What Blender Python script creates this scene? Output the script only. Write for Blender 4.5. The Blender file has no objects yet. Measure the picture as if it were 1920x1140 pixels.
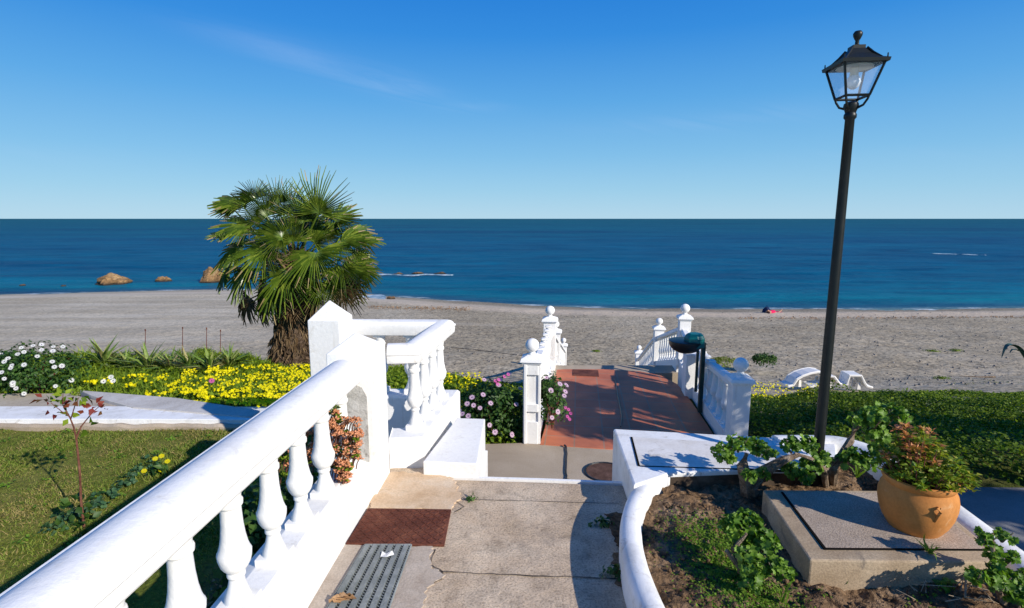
import bpy, math, random
import numpy as np
from mathutils import Vector, Matrix, noise, Euler
random.seed(7); rng = np.random.default_rng(11)
R = math.radians
scn = bpy.context.scene
C = bpy.data.collections.new('place'); scn.collection.children.link(C)

# ------------------------------------------------------------ camera
F = 1006.0; PITCH = math.atan(160/F); H = 1.6
cd = bpy.data.cameras.new('camera'); cam = bpy.data.objects.new('camera', cd); C.objects.link(cam)
cam.location = (0, 0, H); cam.rotation_euler = (R(90)-PITCH, 0, 0)
cd.sensor_width = 36; cd.lens = 36*F/1920; cd.clip_end = 200000; cd.clip_start = .02
scn.camera = cam
def ray(x, y):
    a = (570-y)/F
    return (x-960)/F, math.cos(PITCH)+a*math.sin(PITCH), -math.sin(PITCH)+a*math.cos(PITCH)
def pz(x, y, z):
    dx, dy, dz = ray(x, y); t = (z-H)/dz
    return Vector((dx*t, dy*t, z))
def pY(x, y, Y):
    dx, dy, dz = ray(x, y); t = Y/dy
    return Vector((dx*t, Y, H+dz*t))

# ------------------------------------------------------------ materials
def srgb(h):
    h = h.lstrip('#'); v = [int(h[i:i+2], 16)/255 for i in (0, 2, 4)]
    return tuple(((c/12.92) if c <= .04045 else ((c+.055)/1.055)**2.4) for c in v)+(1,)
class NT:
    def __init__(s, m): s.t = m.node_tree; s.n = s.t.nodes; s.l = s.t.links
    def add(s, ty, **kw):
        nd = s.n.new(ty)
        for k, v in kw.items():
            if k.startswith('_'): setattr(nd, k[1:], v)
            else: nd.inputs[k.replace('__', ' ')].default_value = v
        return nd
    def link(s, a, b): s.l.new(a, b)
    def coord(s, kind='Object', scale=(1, 1, 1), rot=(0, 0, 0)):
        tc = s.add('ShaderNodeTexCoord'); mp = s.add('ShaderNodeMapping')
        mp.inputs['Scale'].default_value = scale; mp.inputs['Rotation'].default_value = rot
        s.link(tc.outputs[kind], mp.inputs[0]); return mp.outputs[0]
    def noise(s, vec, scale, detail=4, rough=.55, dist=0):
        nd = s.add('ShaderNodeTexNoise', Scale=scale, Detail=detail, Roughness=rough, Distortion=dist)
        s.link(vec, nd.inputs['Vector']); return nd.outputs['Fac']
    def ramp(s, fac, stops):
        r = s.add('ShaderNodeValToRGB'); s.link(fac, r.inputs[0]); e = r.color_ramp.elements
        while len(e) > len(stops): e.remove(e[-1])
        while len(e) < len(stops): e.new(.5)
        for i, (p, c) in enumerate(stops):
            e[i].position = p; e[i].color = c if len(c) == 4 else tuple(c)+(1,)
        return r.outputs[0]
    def mix(s, fac, a, b, mode='MIX'):
        m = s.add('ShaderNodeMix', _data_type='RGBA', _blend_type=mode)
        for k, v in ((0, fac), (6, a), (7, b)):
            if hasattr(v, 'links') or hasattr(v, 'is_linked'): s.link(v, m.inputs[k])
            else: m.inputs[k].default_value = v
        return m.outputs[2]
    def bump(s, h, strength, dist, nrm=None):
        b = s.add('ShaderNodeBump', Strength=strength, Distance=dist); s.link(h, b.inputs['Height'])
        if nrm is not None: s.link(nrm, b.inputs['Normal'])
        return b.outputs[0]
    def math(s, op, a, b=None, clamp=False):
        m = s.add('ShaderNodeMath', _operation=op); m.use_clamp = clamp
        for k, v in ((0, a), (1, b)):
            if v is None: continue
            if hasattr(v, 'is_linked'): s.link(v, m.inputs[k])
            else: m.inputs[k].default_value = v
        return m.outputs[0]
def newmat(name, rough=.8, spec=.3, color=None, metal=0):
    m = bpy.data.materials.new(name); m.use_nodes = True
    nt = NT(m); p = nt.n['Principled BSDF']
    p.inputs['Roughness'].default_value = rough; p.inputs['Specular IOR Level'].default_value = spec
    p.inputs['Metallic'].default_value = metal
    if color is not None: p.inputs['Base Color'].default_value = color
    return m, nt, p
def stone(name, cols, scale=3, fine=60, bs=.3, bd=.01, rough=.9, spec=.2, fine_amt=.25, dark=None):
    """mottled mineral surface: three-stop large mottling, fine grain, optional dirt blots"""
    m, nt, p = newmat(name, rough, spec); v = nt.coord()
    n1 = nt.noise(v, scale, 5, .6, .3)
    c = nt.ramp(n1, [(.3, cols[0]), (.5, cols[1]), (.72, cols[2])])
    n2 = nt.noise(v, fine, 3, .7)
    g = nt.ramp(n2, [(.25, (1-fine_amt*1.6,)*3), (.75, (1+fine_amt*.35,)*3)])
    c = nt.mix(1.0, c, g, 'MULTIPLY')
    if dark:
        n3 = nt.noise(v, dark[1], 6, .65, .8)
        f = nt.ramp(n3, [(dark[2], (0, 0, 0)), (dark[3], (1, 1, 1))])
        c = nt.mix(f, c, dark[0])
    nt.link(c, p.inputs['Base Color'])
    h = nt.math('ADD', nt.math('MULTIPLY', n2, .5), n1)
    nt.link(nt.bump(h, bs, bd), p.inputs['Normal'])
    return m
M = {}
M['white'] = stone('white_paint', [(.76, .745, .71, 1), (.81, .80, .775, 1), (.84, .83, .81, 1)], 2.2, 38, .6, .006, .7, .15, .05,
                   dark=((.50, .46, .38, 1), 6, .60, .80))
M['white_old'] = stone('weathered_white_paint', [(.6, .59, .56, 1), (.76, .755, .74, 1), (.82, .82, .81, 1)], 5, 70, .5, .006, .7, .2, .06,
                       dark=((.40, .37, .32, 1), 9, .60, .74))
M['concrete'] = stone('path_concrete', [(.36, .29, .225, 1), (.46, .38, .305, 1), (.56, .475, .39, 1)], 2.2, 95, .8, .007, .93, .15, .42,
                      dark=((.27, .215, .165, 1), 3.4, .53, .74))
for key in ('white', 'white_old'):
    nt_ = NT(M[key]); p_ = nt_.n['Principled BSDF']; src = p_.inputs['Base Color'].links[0].from_socket; v_c = nt_.coord()
    chips = nt_.ramp(nt_.noise(v_c, 26, 5, .75, .4), [(.70, (0, 0, 0)), (.73, (1, 1, 1))]); streak = nt_.ramp(nt_.noise(nt_.coord(scale=(14, 14, 1.2)), 1.6, 4, .6), [(.58, (0, 0, 0)), (.78, (.5, .5, .5))])
    c_ = nt_.mix(streak, src, (.56, .52, .44, 1)); c_ = nt_.mix(chips, c_, (.36, .33, .28, 1)); nt_.link(c_, p_.inputs['Base Color'])
m, nt, p = newmat('worn_path_concrete', .93, .15); v = nt.coord()
a1 = nt.noise(v, 1.6, 6, .65, .5); a2 = nt.noise(v, 8, 7, .75, .25); a3 = nt.noise(v, 95, 3, .8)
c = nt.ramp(a1, [(.32, (.35, .265, .18)), (.48, (.50, .39, .28)), (.62, (.60, .49, .365))])
c = nt.mix(1.0, c, nt.ramp(a2, [(.30, (.55, .54, .53)), (.46, (.95, .95, .95)), (.66, (1.15, 1.13, 1.1))]), 'MULTIPLY')
c = nt.mix(1.0, c, nt.ramp(a3, [(.34, (.50, .48, .46)), (.5, (1, 1, 1)), (.7, (1.18, 1.16, 1.13))]), 'MULTIPLY')
a4 = nt.noise(v, 3.3, 8, .75, .6); c = nt.mix(nt.math('MULTIPLY', nt.ramp(a4, [(.56, (0, 0, 0)), (.66, (1, 1, 1))]), .55), c, (.25, .20, .155, 1))
nt.link(c, p.inputs['Base Color']); h = nt.math('ADD', nt.math('MULTIPLY', a3, .5), nt.math('MULTIPLY', a2, 1.6)); nt.link(nt.bump(h, .8, .006), p.inputs['Normal']); M['concrete'] = m
M['concrete_low'] = stone('lower_path_concrete', [(.34, .27, .19, 1), (.42, .34, .25, 1), (.50, .415, .32, 1)], 1.3, 90, .5, .006, .93, .15, .2)
M['mortar'] = stone('sandy_mortar', [(.56, .39, .24, 1), (.66, .49, .33, 1), (.72, .60, .46, 1)], 5, 90, .6, .008, .95, .1, .16,
                    dark=((.36, .25, .15, 1), 6, .6, .75))
M['slab'] = stone('slab_concrete', [(.33, .24, .15, 1), (.43, .325, .215, 1), (.54, .43, .30, 1)], 4, 120, .6, .005, .93, .15, .26,
                  dark=((.17, .14, .11, 1), 7, .58, .74))
M['lidmat'] = stone('lid_render', [(.42, .33, .25, 1), (.50, .40, .31, 1), (.57, .47, .38, 1)], 4, 150, .9, .006, .95, .1, .42)
M['kerb'] = stone('kerb_concrete', [(.42, .39, .35, 1), (.52, .49, .45, 1), (.60, .58, .55, 1)], 4, 60, .5, .006, .9, .15, .14)
M['asphalt'] = stone('side_path_concrete', [(.17, .165, .16, 1), (.22, .215, .21, 1), (.26, .255, .25, 1)], 2, 90, .4, .005, .93, .15, .2)
M['soil'] = stone('dry_soil', [(.11, .065, .036, 1), (.22, .14, .08, 1), (.36, .25, .16, 1)], 6, 45, 1.0, .03, 1, .05, .45,
                  dark=((.045, .028, .018, 1), 9, .52, .66))
M['ground'] = stone('garden_soil', [(.045, .06, .012, 1), (.07, .085, .018, 1), (.12, .11, .04, 1)], 2.5, 40, .9, .03, 1, .05, .4)
M['darkhole'] = newmat('dark_gap', 1, 0, (.012, .011, .01, 1))[0]
M['rock'] = stone('shore_rock', [(.13, .075, .035, 1), (.34, .20, .09, 1), (.48, .32, .16, 1)], .9, 6, 1, .15, .9, .2, .4)
nt_ = NT(M['rock']); p_ = nt_.n['Principled BSDF']; src = p_.inputs['Base Color'].links[0].from_socket; sz_ = nt_.add('ShaderNodeSeparateXYZ'); nt_.link(nt_.coord(), sz_.inputs[0])
nt_.link(nt_.mix(nt_.ramp(sz_.outputs[2], [(.08, (1, 1, 1)), (.26, (0, 0, 0))]), src, (.035, .028, .022, 1)), p_.inputs['Base Color'])
M['bark'] = stone('woody_bark', [(.13, .09, .06, 1), (.27, .20, .14, 1), (.42, .34, .26, 1)], 30, 160, 1, .01, .95, .1, .4)
M['twig'] = stone('reddish_twig', [(.10, .035, .025, 1), (.18, .07, .045, 1), (.25, .12, .08, 1)], 20, 160, .6, .004, .8, .2, .3)
M['drytwig'] = stone('dry_twig', [(.30, .22, .14, 1), (.42, .33, .22, 1), (.5, .42, .3, 1)], 20, 160, .6, .004, .8, .2, .3)
M['pot'] = stone('terracotta_glaze', [(.45, .17, .04, 1), (.54, .225, .06, 1), (.60, .27, .09, 1)], 4.5, 70, .4, .004, .7, .2, .12,
                 dark=((.60, .40, .22, 1), 9, .60, .78))
M['palmtrunk'] = stone('palm_trunk_fibre', [(.03, .02, .014, 1), (.11, .075, .052, 1), (.24, .17, .12, 1)], 8, 60, 1, .03, 1, .05, .5)
M['lounger'] = newmat('white_plastic', .45, .4, (.72, .70, .66, 1))[0]
M['iron'] = stone('black_painted_iron', [(.005, .007, .0065, 1), (.008, .010, .0095, 1), (.013, .016, .015, 1)], 9, 90, .3, .001, .42, .3, .1)
M['greenpaint'] = newmat('dark_green_metal', .45, .4, (.012, .035, .028, 1))[0]
M['teal'] = newmat('teal_plastic', .4, .4, (.003, .12, .115, 1))[0]
M['binblack'] = newmat('black_plastic', .4, .4, (.012, .014, .016, 1))[0]
M['bulb'] = newmat('opal_bulb', .3, .5, (.82, .82, .8, 1))[0]
M['reflector'] = newmat('cream_reflector', .4, .4, (.55, .47, .33, 1))[0]
M['galv'] = stone('galvanised_steel', [(.16, .18, .175, 1), (.22, .24, .235, 1), (.30, .32, .31, 1)], 12, 80, .3, .002, .5, .5, .2)
M['rust'] = stone('rusty_plate', [(.085, .022, .012, 1), (.14, .042, .024, 1), (.21, .075, .042, 1)], 7, 90, .8, .004, .8, .3, .35)
M['leafdry'] = stone('dry_leaf', [(.24, .13, .06, 1), (.38, .22, .11, 1), (.5, .32, .18, 1)], 20, 80, .5, .004, .85, .1, .3)
M['paper'] = newmat('white_scrap', .8, .2, (.7, .7, .68, 1))[0]
M['skin'] = newmat('skin', .6, .3, (.40, .22, .15, 1))[0]
M['pink'] = newmat('pink_cloth', .9, .1, (.60, .02, .10, 1))[0]
M['navy'] = newmat('dark_cloth', .9, .1, (.015, .025, .07, 1))[0]
m, nt, p = newmat('lantern_glass', .12, .5); nt.link
tr = nt.add('ShaderNodeBsdfTransparent', Color=(.95, .97, 1, 1)); mx = nt.add('ShaderNodeMixShader')
p.inputs['Base Color'].default_value = (.75, .8, .85, 1); mx.inputs[0].default_value = .10
nt.link(tr.outputs[0], mx.inputs[1]); nt.link(p.outputs[0], mx.inputs[2]); nt.link(mx.outputs[0], nt.n['Material Output'].inputs[0])
M['glass'] = m
def leafmat(name, cols, rough=.5, trans=.35, spec=.35):
    m, nt, p = newmat(name, rough, spec)
    g = nt.add('ShaderNodeNewGeometry')
    c = nt.ramp(g.outputs['Random Per Island'], [(i/(len(cols)-1), c+(1,)) for i, c in enumerate(cols)])
    v = nt.coord(); n = nt.noise(v, 30, 3)
    c = nt.mix(1.0, c, nt.ramp(n, [(.3, (.75,)*3), (.7, (1.12,)*3)]), 'MULTIPLY')
    nt.link(c, p.inputs['Base Color'])
    t = nt.add('ShaderNodeBsdfTranslucent'); nt.link(nt.mix(1.0, c, (1.25, 1.35, .6, 1), 'MULTIPLY'), t.inputs[0])
    mx = nt.add('ShaderNodeMixShader'); mx.inputs[0].default_value = trans
    nt.link(p.outputs[0], mx.inputs[1]); nt.link(t.outputs[0], mx.inputs[2]); nt.link(mx.outputs[0], nt.n['Material Output'].inputs[0])
    return m
M['leaf_green'] = leafmat('geranium_leaf', [(.06, .14, .012), (.13, .25, .025), (.22, .36, .05)])
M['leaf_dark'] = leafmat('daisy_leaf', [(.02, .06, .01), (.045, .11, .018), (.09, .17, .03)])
M['leaf_tree'] = leafmat('tree_leaf', [(.02, .05, .01), (.05, .10, .02)])
M['leaf_ivy'] = leafmat('ground_cover_leaf', [(.035, .075, .004), (.075, .135, .007), (.14, .21, .012)], .6, .3, .2)
M['leaf_lime'] = leafmat('meadow_leaf', [(.06, .12, .008), (.14, .22, .012), (.26, .34, .025)], .6, .3, .2)
M['leaf_warm'] = leafmat('pot_plant_leaf', [(.10, .19, .02), (.19, .29, .02), (.28, .34, .03), (.36, .32, .04)])
M['leaf_orange'] = leafmat('orange_leaf', [(.58, .20, .09), (.66, .30, .15), (.48, .30, .07)])
M['leaf_jade'] = leafmat('succulent_leaf', [(.72, .30, .16), (.78, .38, .22), (.66, .28, .12), (.50, .22, .10)], .4, .2)
M['leaf_red'] = leafmat('red_leaf', [(.16, .02, .02), (.28, .05, .03), (.10, .10, .02)])
M['aloe'] = leafmat('aloe_leaf', [(.08, .15, .02), (.15, .24, .04), (.26, .32, .08), (.36, .26, .12)], .5, .15)
M['agave'] = leafmat('agave_leaf', [(.04, .09, .07), (.06, .12, .09)], .5, .05)
M['frond'] = leafmat('palm_leaf', [(.04, .085, .010), (.10, .165, .016), (.22, .28, .035)], .33, .2, .6)
M['frond_tip'] = leafmat('dry_palm_tip', [(.32, .24, .10), (.45, .36, .20)], .8, .3)
M['frond_dead'] = leafmat('dead_palm_leaf', [(.10, .06, .03), (.26, .18, .10), (.06, .038, .022)], .9, .2, .1)
M['grass'] = leafmat('lawn_blade', [(.11, .18, .02), (.17, .24, .03), (.23, .27, .05), (.31, .28, .09)], .7, .3, .2)
M['grass_fresh'] = leafmat('fresh_blade', [(.10, .2, .02), (.18, .30, .03)], .6, .3, .2)
M['petal_white'] = leafmat('white_petal', [(.78, .78, .78), (.85, .85, .85)], .6, .25, .2)
M['petal_pink'] = leafmat('pale_pink_petal', [(.72, .45, .65), (.80, .58, .75)], .6, .25, .2)
M['petal_magenta'] = leafmat('magenta_petal', [(.60, .08, .35), (.70, .12, .42)], .6, .25, .2)
M['petal_yellow'] = leafmat('yellow_petal', [(.62, .56, .0), (.80, .70, .0), (.86, .74, .01)], .6, .3, .2)
M['eye'] = newmat('flower_eye', .8, .1, (.10, .03, .16, 1))[0]
M['eye_yellow'] = newmat('yellow_eye', .8, .1, (.6, .4, .02, 1))[0]

# terracotta tile with grout lines
m, nt, p = newmat('terracotta_tile', .6, .35); v = nt.coord(rot=(0, 0, R(7)))
br = nt.add('ShaderNodeTexBrick', Scale=1.0, _offset=0.0); br.inputs['Mortar Size'].default_value = .009
br.inputs['Brick Width'].default_value = .33; br.inputs['Row Height'].default_value = .33
br.inputs['Color1'].default_value = (.52, .165, .075, 1); br.inputs['Color2'].default_value = (.44, .13, .06, 1)
br.inputs['Mortar'].default_value = (.34, .19, .12, 1); br.inputs['Bias'].default_value = 0
nt.link(v, br.inputs['Vector']); n = nt.noise(v, 2.2, 6, .6); n2 = nt.noise(v, 40, 3)
c = nt.mix(1.0, br.outputs[0], nt.ramp(n, [(.3, (.72,)*3), (.55, (1, 1, 1)), (.75, (1.25, 1.2, 1.15))]), 'MULTIPLY')
nt.link(c, p.inputs['Base Color'])
nt.link(nt.bump(br.outputs['Fac'], -.5, .006, nt.bump(n2, .25, .004)), p.inputs['Normal']); M['tile'] = m

# pebble beach
m, nt, p = newmat('shingle_beach', .95, .12); v = nt.coord()
at = nt.add('ShaderNodeAttribute', _attribute_name='dist')
n1 = nt.noise(v, .22, 5, .6); n2 = nt.noise(v, 2.6, 4, .7); n3 = nt.noise(v, 7.5, 3, .8)
n4 = nt.noise(nt.coord(scale=(.35, 1, 1)), .5, 4, .6, .5)
c = nt.ramp(n1, [(.3, (.30, .25, .175)), (.5, (.365, .305, .215)), (.7, (.43, .37, .275))])
c = nt.mix(1.0, c, nt.ramp(n2, [(.28, (.66, .65, .64)), (.5, (1, 1, 1)), (.75, (1.16, 1.15, 1.14))]), 'MULTIPLY')
c = nt.mix(1.0, c, nt.ramp(n3, [(.38, (.36, .36, .36)), (.48, (.95, .95, .95)), (.66, (1.35, 1.32, 1.27))]), 'MULTIPLY')
c = nt.mix(nt.math('MULTIPLY', nt.ramp(n4, [(.58, (0, 0, 0)), (.68, (1, 1, 1))]), .35), c, (.50, .43, .33, 1))
# drier pale sand strip towards the water, wet strip at the edge
dd = nt.math('ADD', at.outputs['Fac'], nt.math('MULTIPLY', n2, 1.2))
s1 = nt.ramp(nt.math('DIVIDE', dd, -8.0, True), [(.10, (0, 0, 0)), (.22, (1, 1, 1)), (.5, (1, 1, 1)), (.62, (0, 0, 0))])
c = nt.mix(nt.math('MULTIPLY', s1, .55), c, (.56, .46, .36, 1))
s2 = nt.ramp(nt.math('DIVIDE', dd, -2.0, True), [(.2, (1, 1, 1)), (.9, (0, 0, 0))])
c = nt.mix(nt.math('MULTIPLY', s2, .6), c, (.17, .15, .12, 1))
# left side lies paler and smoother
sx = nt.add('ShaderNodeSeparateXYZ'); nt.link(nt.coord(), sx.inputs[0])
lf = nt.math('MULTIPLY', nt.math('DIVIDE', nt.math('ADD', sx.outputs[0], 3.0), -14.0, True), .42)
band = nt.noise(nt.coord(scale=(.12, 1.1, 1)), .55, 3, .5)
c = nt.mix(lf, c, nt.ramp(band, [(.35, (.43, .385, .30)), (.5, (.52, .465, .37)), (.62, (.64, .585, .48))]))
nt.link(c, p.inputs['Base Color'])
h = nt.math('ADD', nt.math('MULTIPLY', n3, .35), n2); nt.link(nt.bump(h, .8, .05), p.inputs['Normal']); M['beach'] = m

# sea
m, nt, p = newmat('sea_water', .28, .5); v = nt.coord()
at = nt.add('ShaderNodeAttribute', _attribute_name='dist'); d = at.outputs['Fac']
big = nt.noise(nt.coord(scale=(.25, 1, 1)), .022, 12, .68, .4); mid = nt.noise(nt.coord(scale=(.25, 1, 1)), .25, 9, .78)
ld = nt.math('LOGARITHM', nt.math('MAXIMUM', nt.math('ADD', d, 1.0), 1.0), 10.0)     # 0 at shore, 1 at 9 m, 2 at 99 m
ldn = nt.math('ADD', nt.math('DIVIDE', ld, 4.0), nt.math('MULTIPLY', nt.math('SUBTRACT', big, .5), .12))
c = nt.ramp(ldn, [(.0, (.08, .15, .16)), (.08, (.015, .10, .165)), (.17, (.001, .125, .18)), (.26, (.0005, .11, .18)), (.35, (.0001, .076, .150)),
                  (.5, (.0001, .070, .140)), (.65, (.0001, .068, .108)), (.85, (.0001, .068, .086))])
c = nt.mix(1.0, c, nt.ramp(mid, [(.36, (.40, .55, .70)), (.5, (1, 1, 1)), (.64, (1.4, 1.3, 1.25))]), 'MULTIPLY')
c = nt.mix(1.0, c, nt.ramp(big, [(.36, (.45, .58, .75)), (.5, (1, 1, 1)), (.64, (1.35, 1.28, 1.15))]), 'MULTIPLY')
fo = nt.noise(nt.coord(scale=(.5, 1.6, 1)), .9, 5, .7)
lim = nt.math('MULTIPLY', nt.noise(nt.coord(scale=(.3, .3, 1)), .5, 2), 1.3)
edge = nt.ramp(nt.math('SUBTRACT', lim, d), [(.0, (0, 0, 0)), (.2, (1, 1, 1))])
foam = nt.math('MULTIPLY', edge, nt.ramp(fo, [(.50, (0, 0, 0)), (.64, (.8, .8, .8))]))
wc = nt.noise(nt.coord(scale=(.10, .9, 1)), .55, 6, .72)
caps = nt.math('MULTIPLY', nt.ramp(wc, [(.735, (0, 0, 0)), (.77, (1, 1, 1))]), .45)
foam = nt.math('MAXIMUM', foam, caps)
c = nt.mix(foam, c, (.62, .68, .72, 1))
nt.link(c, p.inputs['Base Color']); p.inputs['Roughness'].default_value = .45; p.inputs['Specular IOR Level'].default_value = .05
w1 = nt.noise(nt.coord(scale=(.45, 1, 1)), .8, 6, .65); w2 = nt.noise(nt.coord(scale=(.4, 1, 1)), .12, 4, .6)
nt.link(nt.bump(w1, .9, .35, nt.bump(w2, .6, 1.6)), p.inputs['Normal']); M['sea'] = m

# ------------------------------------------------------------ mesh helpers
class MB:
    def __init__(s): s.v = []; s.f = []; s.mi = []
    def addv(s, vs, fs, mi=0):
        o = len(s.v); s.v += [tuple(x) for x in vs]; s.f += [tuple(i+o for i in f) for f in fs]; s.mi += [mi]*len(fs); return s
    def box(s, c, size, rz=0, mi=0, taper=1.0):
        hx, hy, hz = size[0]/2, size[1]/2, size[2]/2; ca, sa = math.cos(rz), math.sin(rz); vs = []
        for z, k in ((-hz, 1), (hz, taper)):
            for x, y in ((-hx, -hy), (hx, -hy), (hx, hy), (-hx, hy)):
                x *= k; y *= k; vs.append((c[0]+x*ca-y*sa, c[1]+x*sa+y*ca, c[2]+z))
        return s.addv(vs, [(3, 2, 1, 0), (4, 5, 6, 7), (0, 1, 5, 4), (1, 2, 6, 5), (2, 3, 7, 6), (3, 0, 4, 7)], mi)
    def prism(s, pts, z0, z1, mi=0):
        n = len(pts); a = sum(pts[i][0]*pts[(i+1) % n][1]-pts[(i+1) % n][0]*pts[i][1] for i in range(n))
        if a < 0: pts = pts[::-1]
        vs = [(q[0], q[1], z0) for q in pts]+[(q[0], q[1], z1) for q in pts]
        fs = [tuple(range(n))[::-1], tuple(range(n, 2*n))]+[(i, (i+1) % n, n+(i+1) % n, n+i) for i in range(n)]
        return s.addv(vs, fs, mi)
    def lathe(s, prof, c=(0, 0, 0), seg=20, mi=0, sq=False, rot=0, caps=True):
        """prof: (height, radius)"""
        vs = []; fs = []; n = len(prof)
        for h, r in prof:
            for k in range(seg):
                a = rot+2*math.pi*k/seg; vs.append((c[0]+r*math.cos(a), c[1]+r*math.sin(a), c[2]+h))
        for i in range(n-1):
            for k in range(seg):
                k2 = (k+1) % seg; fs.append((i*seg+k, i*seg+k2, (i+1)*seg+k2, (i+1)*seg+k))
        if caps: fs.append(tuple(range(seg))[::-1]); fs.append(tuple((n-1)*seg+k for k in range(seg)))
        return s.addv(vs, fs, mi)
    def tube(s, pts, rad, seg=8, mi=0, caps=True):
        pts = [Vector(q) for q in pts]; n = len(pts)
        rad = rad if isinstance(rad, (list, tuple)) else [rad]*n; vs = []; fs = []
        up = Vector((.13, .21, .97))
        for i, q in enumerate(pts):
            t = (pts[min(i+1, n-1)]-pts[max(i-1, 0)]).normalized()
            a = t.cross(up)
            if a.length < .1: a = t.cross(Vector((1, 0, 0)))
            a.normalize(); b = t.cross(a)
            for k in range(seg):
                an = 2*math.pi*k/seg; vs.append(q+(a*math.cos(an)+b*math.sin(an))*rad[i])
        for i in range(n-1):
            for k in range(seg):
                k2 = (k+1) % seg; fs.append((i*seg+k, (i+1)*seg+k, (i+1)*seg+k2, i*seg+k2))
        if caps: fs.append(tuple(range(seg))); fs.append(tuple((n-1)*seg+k for k in range(seg))[::-1])
        return s.addv(vs, fs, mi)
    def sweep(s, prof, pts, mi=0, closed=False):
        """prof: closed outline (across, up), swept along horizontal-ish pts; across>0 lies to the right of travel"""
        pts = [Vector(q) for q in pts]; n = len(pts); m_ = len(prof); vs = []; fs = []
        for i, q in enumerate(pts):
            a = pts[max(i-1, 0)]; b = pts[min(i+1, n-1)]
            if closed: a = pts[(i-1) % n]; b = pts[(i+1) % n]
            d1 = (q-a); d2 = (b-q); d1.z = 0; d2.z = 0
            if d1.length < 1e-6: d1 = d2.copy()
            if d2.length < 1e-6: d2 = d1.copy()
            d1.normalize(); d2.normalize(); t = (d1+d2).normalized(); k = 1/max(.5, t.dot(d1))
            nx = Vector((t.y, -t.x, 0))*k
            for u, w in prof: vs.append(q+nx*u+Vector((0, 0, w)))
        rr = n if closed else n-1
        for i in range(rr):
            j = (i+1) % n
            for k in range(m_):
                k2 = (k+1) % m_; fs.append((i*m_+k, j*m_+k, j*m_+k2, i*m_+k2))
        if not closed: fs.append(tuple(range(m_))[::-1]); fs.append(tuple((n-1)*m_+k for k in range(m_)))
        return s.addv(vs, fs, mi)
    def build(s, name, mats, parent=None, smooth=False, bevel=0, local=False, col=C):
        me = bpy.data.meshes.new(name)
        vs = s.v
        if parent is not None and not local:
            L = parent.matrix_world.translation if parent.parent is None else parent['_o']
            o = parent.location if parent.parent is None else Vector(parent['_o'])
            vs = [(v[0]-o[0], v[1]-o[1], v[2]-o[2]) for v in vs]
        me.from_pydata(vs, [], s.f); me.validate()
        mats = mats if isinstance(mats, (list, tuple)) else [mats]
        for k in mats: me.materials.append(k)
        if len(mats) > 1 and len(me.polygons) == len(s.mi): me.polygons.foreach_set('material_index', s.mi)
        me.update()
        ob = bpy.data.objects.new(name, me); col.objects.link(ob)
        if parent is not None: ob.parent = parent
        if smooth:
            me.polygons.foreach_set('use_smooth', [True]*len(me.polygons)); 
            try: me.set_sharp_from_angle(angle=R(42))
            except Exception: pass
        if bevel:
            b = ob.modifiers.new('bevel', 'BEVEL'); b.width = bevel; b.segments = 2; b.limit_method = 'ANGLE'; b.angle_limit = R(40)
        return ob
def tag(o, label=None, cat=None, group=None, kind=None):
    if label: o['label'] = label
    if cat: o['category'] = cat
    if group: o['group'] = group
    if kind: o['kind'] = kind
    return o
def thing(name, loc, label, cat, group=None):
    o = bpy.data.objects.new(name, None); C.objects.link(o); o.location = loc; o.empty_display_size = .1
    return tag(o, label, cat, group)
def sub(mb, name, mats, part, **kw):
    """a sub-part: the part sits at its thing's origin, so the sub-part shares the same offset"""
    par = part.parent; o = par.location if par else part.location
    mb.v = [(v[0]-o[0], v[1]-o[1], v[2]-o[2]) for v in mb.v]
    return mb.build(name, mats, part, local=True, **kw)
def copy_tree(o, parent=None):
    c = o.copy(); C.objects.link(c); c.parent = parent
    for ch in list(o.children): copy_tree(ch, c)
    return c
def np_obj(name, V, Fq, mats, mi=None, parent=None, attrs=None):
    me = bpy.data.meshes.new(name); me.vertices.add(len(V)); me.vertices.foreach_set('co', np.asarray(V, 'f').ravel())
    k = Fq.shape[1]; me.loops.add(Fq.size); me.polygons.add(len(Fq))
    me.loops.foreach_set('vertex_index', Fq.astype('i').ravel())
    me.polygons.foreach_set('loop_start', np.arange(0, Fq.size, k, dtype='i')); me.polygons.foreach_set('loop_total', np.full(len(Fq), k, 'i'))
    for q in (mats if isinstance(mats, (list, tuple)) else [mats]): me.materials.append(q)
    if mi is not None: me.polygons.foreach_set('material_index', mi.astype('i'))
    if attrs is not None:
        for nme, arr in attrs.items():
            a = me.attributes.new(nme, 'FLOAT', 'POINT'); a.data.foreach_set('value', np.asarray(arr, 'f'))
    me.update(calc_edges=True); me.validate()
    ob = bpy.data.objects.new(name, me); C.objects.link(ob)
    if parent is not None: ob.parent = parent
    return ob
# ---- leaf templates: triangles only (verts, tris); leaf base at 0, grows along +Y, normal +Z
def T_leaf(w=.35, bend=.15, fold=.12):
    v = np.array([(0, 0, 0), (-w, .4, fold), (0, .45, 0), (w, .4, fold), (0, 1, -bend)], float)
    return v, np.array([(0, 2, 1), (0, 3, 2), (1, 2, 4), (2, 3, 4)])
def T_round(n=9, lob=.2, cup=.34):
    v = [(0, .48, -.04)]
    for k in range(n*2):
        a = -math.pi/2+2*math.pi*(k+.5)/(n*2); r = .5*(1+(lob if k % 2 else -lob)*.8)
        v.append((r*math.cos(a), .5+r*math.sin(a), cup*(.5+.5*math.sin(a*3))*.7))
    return np.array(v, float), np.array([(0, k+1, (k+1) % (2*n)+1) for k in range(2*n)])
def T_blade(w=.06, bend=.3):
    v = np.array([(-w, 0, 0), (w, 0, 0), (-w*.7, .55, .05), (w*.7, .55, .05), (0, 1, -bend)], float)
    return v, np.array([(0, 1, 3), (0, 3, 2), (2, 3, 4)])
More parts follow.
